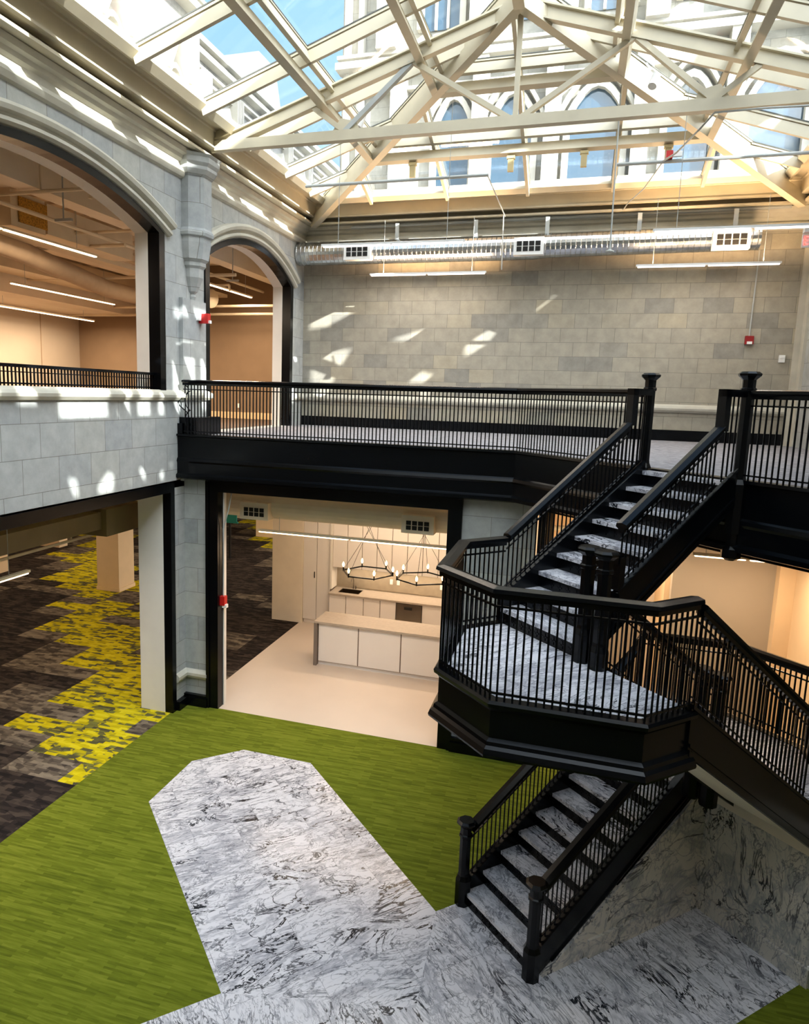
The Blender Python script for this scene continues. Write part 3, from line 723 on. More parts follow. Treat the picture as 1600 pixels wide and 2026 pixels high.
# hips and main rafters
single('hip_rafter', G().bar((.34,YB-.34,zs(.34)),(XC,YB-XC,zs(XC)),.14,.21), CREAM, 'heavy cream hip rafter rising from the far corner above the arched wall', 'beam')
single('hip_rafter', G().bar((XR-.34,YB-.34,zs(.34)),(XC,YB-XC,zs(XC)),.14,.21), CREAM, 'heavy cream hip rafter rising from the far corner beyond the duct', 'beam')
single('ridge_beam', G().ibeam((XC,YB-XC,zs(XC)),(XC,YN,zs(XC)),.15,.24), CREAM, 'cream steel ridge beam along the top of the skylight', 'beam')
# trusses
def truss(y, label):
    t = thing('roof_truss', label, 'truss', (XC,y,9.4)); zb = 9.42
    obj('bottom_chord', G().bar((.42,y,zb),(XR-.42,y,zb),.13,.15), CREAM, t)
    for sx in (0,1):
        X = lambda d: d if sx == 0 else XR-d
        obj('main_rafter', G().ibeam((X(.45),y,zs(.45)+.12),(X(XC),y,zs(XC)+.05),.12,.2,up=(-.33 if sx==0 else .33,0,1)), CREAM, t)
        obj('diagonal', G().bar((X(2.62),y,zb+.06),(X(3.62),y,zs(3.62)-.02),.07,.09,up=(0,1,0)), GRAYSTEEL if sx == 0 else CREAM, t)
        obj('diagonal', G().bar((X(3.66),y,zs(3.66)-.02),(X(XC-.08),y,zb+.05),.07,.085,up=(0,1,0)), CREAM, t)
        obj('diagonal', G().bar((X(2.62),y,zb+.06),(X(2.1),y,zs(2.1)),.07,.085,up=(0,1,0)), CREAM, t)
        obj('gusset', G().ext([(X(.34),y-.012,9.33),(X(.95),y-.012,9.38),(X(.95),y-.012,9.52),(X(.62),y-.012,9.68),(X(.34),y-.012,9.66)], (0,.024,0)), CREAM, t)
        obj('gusset', G().ext([(X(2.4),y-.012,9.48),(X(2.85),y-.012,9.48),(X(2.8),y-.012,9.62),(X(2.55),y-.012,9.68)], (0,.024,0)), CREAM, t)
    obj('king_post', G().bar((XC,y,zb+.06),(XC,y,zs(XC)-.02),.07,.08,up=(0,1,0)), CREAM, t)
    return t
truss(YT, 'cream steel roof truss spanning the atrium under the skylight apex')
truss(-4.6, 'cream steel roof truss overhead, nearest the viewer')
# glazing bars and panes : three glazed slopes
GASK = paint('dark_grey_gasket', (70,72,70), .7)
def glaz(name, bars, panes):
    wd = sgroup(name, (XC,0,9.6))
    struct('glass', panes, GLASS, wd)
    for p0, p1, up in bars:
        g = G(); g.bar(p0, p1, .06, .16, up); q = Vector(up).normalized()*.11
        g.bar(Vector(p0)+q, Vector(p1)+q, .085, .03, up); struct('glazing_bar', g, CREAM, wd)
        g = G().bar(Vector(p0)+q*1.22, Vector(p1)+q*1.22, .1, .016, up); struct('gasket', g, GASK, wd)
D0 = .72
bars = []; BO = .12
zb_ = lambda d: zg(d)-BO
for y in [-11.2,-9.7,-8.2,-6.7,-5.4,-3.85,-2.25,-.6,.95,2.45,3.7]:
    dm = min(XC, YB-y)
    bars.append(((D0,y,zb_(D0)),(dm,y,zb_(dm)),(-.33,0,1)))
for d in (PU[0]+.13, PU[1]+.13): bars.append(((d,YN,zb_(d)),(d,YB-d,zb_(d)),(-.33,0,1)))
hip = ((D0,YB-D0,zb_(D0)+.02),(XC,YB-XC,zb_(XC)+.02),(0,0,1))
T = .012
def tri(P): return G().ext(P, (0,0,T))
pl = G().ext([(D0,YN,zg(D0)),(D0,YB-D0,zg(D0)),(XC,YB-XC,zg(XC)),(XC,YN,zg(XC))], (0,0,T))
glaz('window_1', bars+[hip], pl)
bars = [((XR-a[0],a[1],a[2]),(XR-b[0],b[1],b[2]),(-u[0],u[1],u[2])) for a,b,u in bars]
hip2 = ((XR-D0,YB-D0,zb_(D0)+.02),(XC,YB-XC,zb_(XC)+.02),(0,0,1))
glaz('window_2', bars+[hip2], G().ext([(XR-D0,YN,zg(D0)),(XR-D0,YB-D0,zg(D0)),(XC,YB-XC,zg(XC)),(XC,YN,zg(XC))], (0,0,T)))
bars = []
for x in (1.81,3.44,5.05,6.65,8.22):
    dm = min(x, XR-x); bars.append(((x,YB-D0,zb_(D0)),(x,YB-dm,zb_(dm)),(0,.33,1)))
for d in (PU[0]+.13, PU[1]+.13): bars.append(((d,YB-d,zb_(d)),(XR-d,YB-d,zb_(d)),(0,.33,1)))
glaz('window_3', bars, G().ext([(D0,YB-D0,zg(D0)),(XR-D0,YB-D0,zg(D0)),(XC,YB-XC,zg(XC))], (0,0,T)))
struct('wall_front', G().ext([(0,YN-.05,9.5),(XR,YN-.05,9.5),(XR,YN-.05,9.9),(XC,YN-.05,zg(XC)),(0,YN-.05,9.9)], (0,-.1,0)), CREAM)
# little bracket lamps clamped to the far lower purlin
for k, (x, lab) in enumerate(((3.05,'nearest the arched wall'),(4.85,'second from the arched wall'),(6.1,'third from the arched wall'),(7.45,'farthest from the arched wall'))):
    d = PU[0]; z = zs(d)-.1
    g = G().box(x-.07,x+.07,YB-d-.05,YB-d+.05,z-.05,z).box(x-.05,x+.05,YB-d-.04,YB-d+.04,z-.26,z-.05)
    single('roof_bracket', g, paint('yellowed_cream_steel', (206,188,140), .5), 'small cream steel bracket under the far lower purlin, '+lab, 'bracket')

# ================================================================ THE BUILDINGS OUTSIDE
def gothic(parent, fn, cx, w, z0, zsp, rise, depth=.25, mull=1, hood=True):
    """fn(a, z, t): a along the facade, t out of it"""
    hw = w/2
    def pa(h, r, n=8): return [(cx-h+2*h*i/n, zsp+r*(1-abs(2*i/n-1)**1.9)) for i in range(n+1)]
    A = pa(hw, rise); wn = obj('window_pane', G().ext([fn(cx-hw,z0,.02)]+[fn(a,z,.02) for a,z in A]+[fn(cx+hw,z0,.02)], Vector(fn(0,0,.03))-Vector(fn(0,0,0))), PANEOUT, parent)
    o = pa(hw+.18, rise+.2); i = pa(hw, rise); g = G()
    for j in range(len(o)-1):
        g.quadbox([fn(*o[j],0),fn(*o[j+1],0),fn(*i[j+1],0),fn(*i[j],0),fn(*o[j],depth),fn(*o[j+1],depth),fn(*i[j+1],depth),fn(*i[j],depth)])
    for s in (-1,1):
        a, b = sorted((cx+s*hw, cx+s*(hw+.18))); g.quadbox([fn(a,z0,0),fn(b,z0,0),fn(b,z0,depth),fn(a,z0,depth),fn(a,zsp,0),fn(b,zsp,0),fn(b,zsp,depth),fn(a,zsp,depth)])
    if hood:
        o = pa(hw+.42, rise+.5); i = pa(hw+.3, rise+.36)
        for j in range(len(o)-1):
            g.quadbox([fn(*o[j],0),fn(*o[j+1],0),fn(*i[j+1],0),fn(*i[j],0),fn(*o[j],depth+.1),fn(*o[j+1],depth+.1),fn(*i[j+1],depth+.1),fn(*i[j],depth+.1)])
    for m in range(mull):
        a = cx-hw+w*(m+1)/(mull+1); g.quadbox([fn(a-.04,z0,.02),fn(a+.04,z0,.02),fn(a+.04,z0,.12),fn(a-.04,z0,.12),fn(a-.04,zsp+rise*.7,.02),fn(a+.04,zsp+rise*.7,.02),fn(a+.04,zsp+rise*.7,.12),fn(a-.04,zsp+rise*.7,.12)])
    obj('window_surround', g, OUTMOULD, parent)
OUTMOULD = paint('pale_carved_limestone', (176,172,162), .85, .03, .2)
def fbox(fn, a0, a1, z0, z1, t0, t1, g=None):
    g = g or G(); return g.quadbox([fn(a0,z0,t0),fn(a1,z0,t0),fn(a1,z0,t1),fn(a0,z0,t1),fn(a0,z1,t0),fn(a1,z1,t0),fn(a1,z1,t1),fn(a0,z1,t1)])
# far building
YF = 12.0
ff = lambda a, z, t: (a, YF-t, z)
b = thing('stone_building', 'tall gothic limestone building behind the far roof slope with arched windows', 'building', (5,YF,8))
obj('facade', G().box(-1.55,22,YF,YF+4,8,27), OUTSTONE, b)
for cx, w_ in ((2.1,1.0),(3.85,1.15),(6.2,1.4),(8.65,1.1),(10.8,1.3),(13.2,1.3)):
    gothic(b, ff, cx, w_, 10.6, 13.6, .75, mull=0)
for cx in (.4,2.9,5.0,7.4,9.7,12.0): obj('buttress', fbox(ff,cx-.22,cx+.22,8,15.4,0,.5), OUTMOULD, b)
g = fbox(ff,-1.6,22,15.4,15.6,0,.55); fbox(ff,-1.6,22,15.75,15.85,0,.4,g); fbox(ff,-1.6,22,14.75,14.85,0,.25,g); obj('string_course', g, OUTMOULD, b)
for cx in (1.6,4.0,6.4,8.8,11.2):
    gothic(b, ff, cx, 1.1, 16.4, 18.4, .6, mull=2)
for i, cx in enumerate((0,2.8,5.2,7.6,10.0,12.4)):
    g = fbox(ff,cx-.3,cx+.3,15.85,20.5,0,.6); g.lathe(ff(cx,20.5,.3), [(.4,0),(.28,.3),(.3,.4),(.03,1.8)], 8); obj('pinnacle', g, OUTMOULD, b)
for cx in (-1.35,-.9): obj('corner_shaft', G().tube([ff(cx,8,.1),ff(cx,27,.1)], .13, 8), OUTMOULD, b)
# building along the left, set back, with parapet
XF = -8.0
fl = lambda a, z, t: (XF+t, a, z)
b = thing('stone_building', 'long sunlit limestone building with gabled windows and a stepped parapet', 'building', (XF,22,9))
obj('facade', G().box(XF-4,XF,11.8,40,8,17.8), OUTSTONE_X, b)
g = fbox(fl,11.8,40,17.6,17.8,0,.35); fbox(fl,11.8,40,17.95,18.15,-.3,.45,g); fbox(fl,11.8,40,17.2,17.3,0,.22,g); fbox(fl,11.8,40,16.9,17.0,0,.12,g); obj('parapet', g, OUTMOULD, b)
for i in range(9):
    cy = 13.2+i*2.6
    gothic(b, fl, cy, .7, 12.2, 14.4, .5, mull=0, hood=True)
    g = G().ext([fl(cy-.75,15.0,0),fl(cy,16.4,0),fl(cy+.75,15.0,0),fl(cy+.6,15.0,0),fl(cy,16.1,0),fl(cy-.6,15.0,0)], (.5,0,0)); obj('gable', g, OUTMOULD, b)
    g = G()
    for k in range(4): fbox(fl, cy+.95+k*.16, cy+1.03+k*.16, 15.1, 17.2, 0, .35, g)
    obj('fins', g, OUTMOULD, b)
    obj('small_pane', fbox(fl, cy+.9, cy+1.3, 11.2, 11.9, .01, .04), PANEOUT, b)
g = G().ext([(-8.5,19,17.8),(-8.5,23.4,17.8),(-8.5,22.2,20.6),(-8.5,20.4,20.6)], (-3,0,0)); obj('roof', g, OUTMOULD, b)
# nearer tall block on the left
XN = -5.2
fn_ = lambda a, z, t: (XN+t, a, z)
b = thing('stone_building', 'tall white limestone block nearest the arched wall with narrow gabled windows', 'building', (XN,3,10))
obj('facade', G().box(XN-4,XN,-14,9.55,9.2,25), OUTSTONE_X, b)
for i in range(8):
    cy = 7.7-i*2.7
    gothic(b, fn_, cy, .55, 12.0, 13.4, .45, mull=0, hood=True)
    g = G().ext([fn_(cy-.6,14.0,0),fn_(cy,15.2,0),fn_(cy+.6,14.0,0),fn_(cy+.48,14.0,0),fn_(cy,14.95,0),fn_(cy-.48,14.0,0)], (.5,0,0)); obj('gable', g, OUTMOULD, b)
    g = G()
    for k in range(4): fbox(fn_, cy+.8+k*.15, cy+.87+k*.15, 13.6, 15.6, 0, .3, g)
    obj('fins', g, OUTMOULD, b)
    obj('small_pane', fbox(fn_, cy-.15, cy+.15, 11.1, 11.6, .01, .04), PANEOUT, b)
g = fbox(fn_,-14,9.7,16.2,16.4,0,.4); fbox(fn_,-14,9.6,16.6,16.7,0,.3,g); obj('string_course', g, OUTMOULD, b)
# unseen pierced wall, added to shade the room and let through chosen sun patches
XE = 16.0
fr = lambda a, z, t: (XE-t, a, z)
b = thing('stone_building', 'unseen limestone wall added beyond the stair, pierced to shape the sun patches', 'building', (XE,-6,8))
K1, K2 = -SUN_DIR.y/SUN_DIR.x, SUN_DIR.z/SUN_DIR.x   # sideways and upward run of the sunbeams per metre
hole_l = lambda P: [(y-K1*XE, z+K2*XE) for y, z in P]
hole_f = lambda P: [(YB-K1*(XE-x), z+K2*(XE-x)) for x, z in P]
HL = []  # openings outlined as the sun patches wanted on the room walls
def grow(P, k=1.12):
    cx = sum(a for a,_ in P)/len(P); cz = sum(c for _,c in P)/len(P); return [(cx+(a-cx)*k, cz+(c-cz)*k) for a, c in P]
for a0, a1, b0, b1 in ((-6.2,-5.2,5.1,6.4),(-5.0,-3.95,5.2,6.4),(-3.8,-3.2,5.3,6.4),(-3.1,-2.0,5.11,6.4),(-1.9,-1.5,5.12,6.4),(-1.42,-.98,5.12,6.4),(-.88,-.6,5.12,6.4),(-.43,.3,5.14,6.4),(.38,.78,5.14,6.4),(-.4,.75,6.68,7.35),(-2.2,-1.0,8.28,8.36),(-.5,.4,8.5,8.6),(4.3,4.8,5.3,5.9),(4.35,4.9,6.1,6.7),(4.5,5.1,6.9,7.2),(1.0,1.6,8.42,8.5)):
    HL.append([(a0,b0),(a1,b0-.0),(a1-.06,b1),(a0-.06,b1)])
HL += [[(-3.95,4.28),(-3.89,4.39),(-3.82,4.32),(-3.88,4.18)],[(-3.58,4.29),(-3.49,4.39),(-3.42,4.27),(-3.49,4.19),(-3.43,4.05),(-3.66,4.06)],
 [(-3.2,4.36),(-3.12,4.43),(-3.06,4.34),(-3.1,4.24),(-3.17,4.26)],[(-2.98,4.48),(-2.78,4.43),(-2.66,4.28),(-2.67,4.18),(-2.65,4.08),(-2.79,4.06),(-2.92,4.31)],
 [(-2.4,4.29),(-2.16,4.48),(-1.92,4.34),(-1.89,4.24),(-1.93,4.06),(-2.39,4.06)],[(-1.68,4.32),(-1.6,4.39),(-1.5,4.22),(-1.5,4.07),(-1.64,4.06)],
 [(-1.44,4.46),(-1.27,4.48),(-1.11,4.31),(-1.14,4.12),(-1.32,4.29)],[(-.88,4.33),(-.74,4.42),(-.62,4.2),(-.64,4.09),(-.88,4.09)],[(-.59,4.47),(-.35,4.33),(-.38,4.22)],
 [(-2.05,4.62),(-1.98,4.72),(-1.9,4.6),(-1.96,4.52)],[(-1.2,4.62),(-1.13,4.75),(-1.03,4.66),(-1.1,4.55)],[(-.5,4.7),(-.42,4.8),(-.35,4.7),(-.42,4.6)]]
HF = [[(.0,7.02),(.0,7.31),(.5,7.56),(1.5,7.55),(1.12,7.36),(.57,7.08)],[(1.7,7.33),(2.14,7.56),(2.17,7.53),(1.79,7.36)],[(1.62,7.13),(1.67,7.24),(3.12,7.6),(3.53,7.6),(3.35,7.5),(1.74,7.05)],
 [(.83,6.87),(.88,7.0),(1.25,7.08),(1.33,7.04),(1.14,6.9)],[(1.93,6.77),(3.03,7.1),(2.97,7.0),(2.12,6.53),(2.05,6.57),(2.34,6.74)],[(.03,5.79),(.04,6.26),(.52,6.48),(1.15,6.54),(.91,6.16),(.73,5.8)],
 [(3.62,6.58),(3.67,6.69),(4.15,7.02),(4.58,7.18),(4.56,7.04),(4.28,6.7),(3.74,6.35),(3.68,6.41)],[(3.01,6.19),(3.04,6.29),(3.18,6.32),(3.16,6.2)],[(2.38,5.84),(2.7,6.11),(3.1,6.0),(2.91,5.83)],
 [(5.05,7.21),(5.09,7.42),(5.29,7.58),(5.55,7.58),(5.31,7.39),(5.13,7.19)],[(5.32,7.65),(5.49,7.75),(5.68,7.67)],[(4.67,7.92),(4.72,7.99),(4.8,7.99),(4.77,7.92)],
 [(.05,5.35),(.1,5.6),(.7,5.66),(.6,5.3)],[(2.5,5.5),(2.75,5.66),(3.1,5.6),(2.9,5.45)]]
top = 8.0+K2*XE+ (K2/K1)*(YB-K1*XE) 
roofz = lambda y: 8.0+(K2/K1)*(YB-y)
yk = YB-K1*XE
obj('facade', G().holed([(-27,8),(3,8),(3,roofz(3)),(yk,roofz(yk)),(yk,roofz(yk)+.9),(-27,roofz(yk)+.9)], [hole_l(h) for h in HL]+[hole_f(grow(h)) for h in HF], FX, XE, XE+.25), OUTSTONE_X, b)
obj('string_course', G().box(XE-.3,XE,-27,yk,17.2,17.4).box(XE-.25,XE,-27,yk,18.1,18.3), OUTMOULD, b)

# ================================================================ FITTINGS OF THE GALLERY
def linear_light(label, p0, p1, z, glow, power, color, group=None, drop=1.2, cables=(.12,.88), name='pendant_light', r=.03, ztop=None, spread=None, up=0):
    """slim metal channel with a glowing tube below, hung on two cables; its own area lamp shines down"""
    a, b = Vector((p0[0],p0[1],z)), Vector((p1[0],p1[1],z)); c = (a+b)/2; d = (b-a).normalized()
    t = thing(name, label, 'lamp', c, group)
    obj('housing', G().bar(a, b, .07, .035), WHITE if name == 'pendant_light' else DUCTP, t)
    m = (a+b)/2; g = G(); 
    for q0, q1 in ((a+d*.03, m-d*.03), (m+d*.03, b-d*.03)): g.bar(q0-Vector((0,0,.027)), q1-Vector((0,0,.027)), .055, .02)
    obj('tube', g, glow, t)
    for k in cables:
        q = a.lerp(b, k); obj('cable', G().tube([q, q+Vector((0,0,(zs(min(q.x, XR-q.x, YB-q.y)) if ztop == 'roof' else (ztop or z+drop))-z))], .005, 5), GRAYSTEEL, t)
    la = bpy.data.lights.new('lamp', 'AREA'); la.shape = 'RECTANGLE'; la.size = (b-a).length; la.size_y = .06; la.energy = power; la.color = color
    if spread: la.spread = spread
    o = bpy.data.objects.new('lamp', la); COL.objects.link(o); o.parent = t
    ang = math.atan2(d.y, d.x); o.location = (0,0,-.05); o.rotation_euler = (0,0,ang)
    if up:
        lb = bpy.data.lights.new('uplight', 'AREA'); lb.shape = 'RECTANGLE'; lb.size = (b-a).length; lb.size_y = .05; lb.energy = up; lb.color = (1,.66,.36)
        o = bpy.data.objects.new('uplight', lb); COL.objects.link(o); o.parent = t; o.location = (0,0,.04); o.rotation_euler = (math.pi,0,ang)
    return t
NEU = (1,.9,.78); WRM = (1,.77,.55)
P_GAL = 22
linear_light('slim pendant light hung near the skylight apex, on the arched wall side', (1.8,1.62), (4.32,1.62), 8.1, TUBE_N, P_GAL, NEU, ztop='roof')
linear_light('slim pendant light close to the stone wall, on the arched wall side', (1.8,4.6), (4.3,4.6), 8.1, TUBE_N, 12, NEU, ztop=9.2, up=55)
linear_light('slim pendant light hung near the skylight apex, on the exit sign side', (7.2,1.4), (9.9,1.4), 8.1, TUBE_N, P_GAL, NEU, ztop='roof')
linear_light('slim pendant light close to the stone wall, above the red wall strobe', (7.17,4.3), (9.62,4.3), 8.1, TUBE_N, 12, NEU, ztop=9.3, up=55)
# galvanised duct with three grilles
dt = thing('air_duct', 'long round galvanised air duct running under the cornice of the stone wall', 'air duct', (0,4.85,8.6))
obj('duct_body', G().tube([(.02,4.88,8.62),(5.2,4.88,8.62),(5.5,4.88,8.64),(9.33,4.88,8.66)], [.25,.25,.24,.225], 24), GALV, dt, smooth=False)
for x0, x1 in ((1.2,1.8),(4.83,5.42),(8.5,9.13)):
    z = 8.58
    g = G().box(x0,x1,4.55,4.72,z-.17,z+.17); f = obj('grille', g, WHITE, dt)
    g = G()
    for i in range(4):
        for j in range(2): g.box(x0+.05+i*(x1-x0-.1)/4+.012, x0+.05+(i+1)*(x1-x0-.1)/4-.012, 4.543, 4.551, z-.1+j*.105, z-.01+j*.105)
    obj('grille_slots', g, DARK, f)
for x in (2.3,4.0,5.45,7.2,8.9): obj('strap', G().box(x-.04,x+.04,4.86,4.88,8.8,9.2), GRAYSTEEL, dt)
single('strut_pipe', G().tube([(1.2,5.05,9.2),(9.85,5.05,9.24)], .035, 8), GRAYSTEEL, 'grey conduit pipe running just above the galvanised duct', 'pipe')
single('strut_pipe', G().tube([(1.08,2.6,9.4),(4.52,2.6,9.4)], .03, 8), GRAYSTEEL, 'grey suspended conduit under the glass, on the arched wall side', 'pipe')
single('strut_pipe', G().tube([(6.64,2.55,9.42),(9.9,2.55,9.42)], .03, 8), GRAYSTEEL, 'grey suspended conduit carrying the small red strobe', 'pipe')
single('sprinkler_pipe', G().tube([(6.6,2.0,10.3),(6.62,2.0,8.02)], .014, 6).lathe((6.62,2.0,7.9), [(.01,0),(.07,.02),(.07,.035),(.02,.06),(.02,.12)], 10), GRAYSTEEL, 'thin vertical drop pipe with a sensor disc at its foot', 'pipe')
single('sprinkler_pipe', G().tube([(4.5,2.6,9.4),(4.62,4.6,9.18)], .012, 6).tube([(4.6,4.5,9.2),(4.62,4.5,8.12)], .012, 6), GRAYSTEEL, 'thin flexible conduit dropping from the suspended pipe end to the wall pipe', 'pipe')
cv = [(9.0,.3,9.3),(8.3,.3,9.32),(7.75,.32,9.32),(7.6,.6,9.2),(7.45,1.6,9.25),(7.35,2.5,9.42)]
single('flexible_conduit', G().tube(cv, .014, 6), GRAYSTEEL, 'curved grey conduit sagging from the truss chord to the red strobe', 'conduit')
single('flexible_conduit', G().tube([(7.33,2.56,9.4),(7.15,3.6,9.3),(6.95,4.7,9.35),(6.85,5.0,9.25)], .012, 6), GRAYSTEEL, 'thin grey conduit falling from the red strobe to the wall pipe', 'conduit')
s = thing('strobe_alarm', 'small red strobe with clear lens on the suspended conduit', 'alarm', (7.42,2.5,9.5))
obj('housing', G().box(7.38,7.48,2.45,2.55,9.45,9.56), REDP, s); obj('lens', G().box(7.49,7.62,2.47,2.53,9.47,9.55), WHITE, s)
s = thing('strobe_alarm', 'red strobe alarm on the far stone wall under a vertical conduit', 'alarm', (9.41,5.2,6.8))
obj('housing', G().box(9.34,9.49,5.18,5.25,6.72,6.88), paint('dark_red_enamel', (140,18,22), .4), s); obj('lens', G().box(9.37,9.46,5.15,5.18,6.72,6.77), WHITE, s)
obj('conduit', G().tube([(9.41,5.22,6.88),(9.43,5.22,8.5)], .014, 6), GRAYSTEEL, s)
s = thing('strobe_alarm', 'bright red strobe alarm on the stone pier between the arches', 'alarm', (.1,.4,6.75))
obj('housing', G().box(.07,.24,.38,.48,6.64,6.80), REDP, s); obj('lens', G().box(.24,.27,.40,.46,6.64,6.69), WHITE, s); obj('back_box', G().box(.07,.12,.30,.5,6.68,6.84), WHITE, s)
s = thing('strobe_alarm', 'red strobe alarm low on the black kitchen opening frame', 'alarm', (.7,0,1.9))
obj('housing', G().box(.66,.75,.02,.12,1.86,2.02), REDP, s); obj('lens', G().box(.70,.78,.03,.1,1.82,1.88), WHITE, s)
obj('conduit', G().tube([(.70,.08,2.0),(.70,.08,3.2),(.78,.12,3.55),(.82,.15,3.84)], .012, 6), GRAYSTEEL, s)
s = thing('strobe_alarm', 'dark red strobe alarm on the plaster wall of the upper side room', 'alarm', (-8.15,4.4,6.55))
obj('housing', G().box(-8.2,-8.13,4.1,4.42,6.48,6.66), REDP, s)
single('thermostat', G().box(9.97,10.07,5.2,5.25,6.38,6.52).box(9.99,10.05,5.19,5.2,6.46,6.49), WHITE, 'small white wall sensor beside the far corner of the stone wall', 'thermostat')
s = thing('spot_light', 'white cylindrical spotlight clamped under the skylight steel', 'lamp', (2.6,1.6,10.1))
obj('can', G().tube([(2.62,1.2,10.05),(2.56,1.15,9.83)], .07, 14), WHITE, s); obj('yoke', G().bar((2.62,1.2,10.05),(2.75,1.25,10.25),.02,.03), WHITE, s)
s = thing('spot_light', 'white cylindrical spotlight clamped near the king post', 'lamp', (7.0,1.2,10.2))
obj('can', G().tube([(7.05,1.2,10.2),(7.0,1.1,10.02)], .06, 14), WHITE, s); obj('yoke', G().bar((7.05,1.2,10.2),(6.9,1.25,10.4),.02,.03), WHITE, s)
# exit sign at the picture's edge
s = thing('exit_sign', 'hanging exit sign with red letters beyond the duct end', 'sign', (9.66,2.6,8.2))
obj('stem', G().tube([(9.66,2.6,8.32),(9.66,2.6,9.7)], .01, 6), GRAYSTEEL, s)
obj('panel', G().box(9.49,9.84,2.58,2.62,8.02,8.22), WHITE, s); obj('canopy', G().box(9.5,9.83,2.54,2.66,8.24,8.32), WHITE, s)
EXR = emit('exit_red_glow', (255,40,30), 1.5)
lg = {'E':[(0,.05,0,1),(0,.5,0,.15),(0,.45,.43,.57),(0,.5,.85,1),(0,.16,0,1)],'X':None,'I':[(.2,.36,0,1)],'T':[(.2,.36,0,1),(0,.56,.84,1)]}
g = G()
for i, ch in enumerate('EXIT'):
    x0 = 9.515+i*.08; H = .13; z0 = 8.055; k = .11
    if ch == 'X':
        g.bar((x0+.01,2.575,z0),(x0+.055,2.575,z0+H),.005,.016,(1,0,0)); g.bar((x0+.055,2.575,z0),(x0+.01,2.575,z0+H),.005,.016,(1,0,0))
    else:
        for a0,a1,b0,b1 in lg[ch]: g.box(x0+a0*k,x0+a1*k,2.572,2.579,z0+b0*H,z0+b1*H)
obj('letters', g, EXR, s)

# ================================================================ UPPER SIDE ROOM (behind the arches)
P_UP = 100
for x, y0, y1, lab in ((-2.5,-3.4,1.1,'nearest the arch in the upper side room'),(-5.0,-3,1.0,'in mid room behind the big arch'),(-5.0,1.6,5.0,'in mid room toward the brown wall'),(-7.0,-2,2.2,'by the plaster wall of the upper side room'),(-6.8,2.8,6.5,'deepest in the upper side room'),(-2.0,3.6,6.6,'behind the smaller arch')):
    linear_light('long suspended strip light '+lab, (x,y0), (x,y1), 7.95 if x > -3 else (7.6 if x > -6 else 7.35), TUBE_W, P_UP, WRM, name='strip_light', ztop=8.95 if x > -6 else 7.58)
for x, y, z, L_, lab in ((-1.9,.6,8.25,2.6,'short cream branch pipe under the ceiling just inside the big arch'),(-2.2,-1.6,8.3,3.4,'cream branch pipe above the nearest strip light'),(-3.0,5.0,8.0,2.4,'cream branch pipe deep behind the smaller arch'),(-2.4,3.0,8.35,1.8,'cream branch pipe high behind the pier')):
    single('branch_pipe', G().tube([(x-L_/2,y,z),(x+L_/2,y,z)], .028, 8).tube([(x-L_/4,y,z),(x-L_/4,y,8.95)], .012, 5).tube([(x+L_/4,y,z),(x+L_/4,y,8.95)], .012, 5).tube([(x+L_/2,y,z),(x+L_/2,y,z-.14)], .03, 8), DUCTP, lab, 'pipe')
g = G()
for i in range(26): g.box(-6.2,-.42,-5.2+i*.48,-5.12+i*.48,8.9,8.95)
struct('ceiling', g, CEIL)
single('cable_tray', G().box(-3.3,-3.26,-5,7.2,8.02,8.1).box(-3.06,-3.02,-5,7.2,8.02,8.1).box(-3.26,-3.06,-5,7.2,8.02,8.03), DUCTP, 'cream ladder cable tray running beside the air handler', 'cable tray')
single('ceiling_duct', G().box(-6.0,-5.3,-8.5,7.4,7.95,8.4), DUCTP, 'long rectangular cream duct in front of the plaster wall', 'air duct')
single('ceiling_beam', G().box(-1.75,-1.4,-9,7.6,8.35,8.95), CEIL, 'deep cream ceiling beam just behind the arches', 'beam')
single('ceiling_beam', G().box(-4.7,-4.3,-9,7.6,8.3,8.95), CEIL, 'cream ceiling beam in the middle of the side room', 'beam')
for y, lab in ((-4.5,'far from'),(-1.2,'behind'),(2.2,'between'),(5.4,'past')):
    single('cross_beam', G().box(-6.3,-1.75,y,y+.28,8.62,8.95), CEIL, {'far from':'cream cross beam well before the big arch crown','behind':'cream cross beam behind the big arch','between':'cream cross beam behind the pier between arches','past':'cream cross beam behind the smaller arch'}[lab], 'beam')
ac = thing('air_handler', 'cream rectangular air duct box with an ochre filter opening', 'air handler', (-2.6,.2,8.3))
obj('cabinet', G().box(-3.1,-2.55,-.1,2.3,8.08,8.58), DUCTP, ac); obj('filter', G().box(-3.05,-2.6,-.14,-.1,8.12,8.54).box(-2.55,-2.53,-.75,-.12,8.13,8.53), FILTER, ac)
obj('casing', G().box(-3.1,-2.56,-.9,-.14,8.05,8.6), DUCTP, ac)
single('round_duct', G().tube([(-3.0,-2.6,7.95),(-3.4,0,7.9),(-4.2,3.6,7.75),(-4.3,6.9,7.75)], .19, 18), paint('taupe_painted_duct', (176,154,126), .6), 'taupe round duct crossing the upper side room', 'air duct', smooth=True)
single('round_duct', G().tube([(-3.6,-6,8.05),(-3.6,-1.2,8.05)], .27, 18), DUCTP, 'cream round duct joined to the air handler', 'air duct', smooth=True)
single('round_duct', G().tube([(-3.9,7.3,7.95),(-3.4,6.3,7.9),(-2.9,6.1,7.85)], .24, 18), DUCTP, 'cream round duct elbow behind the smaller arch', 'air duct', smooth=True)
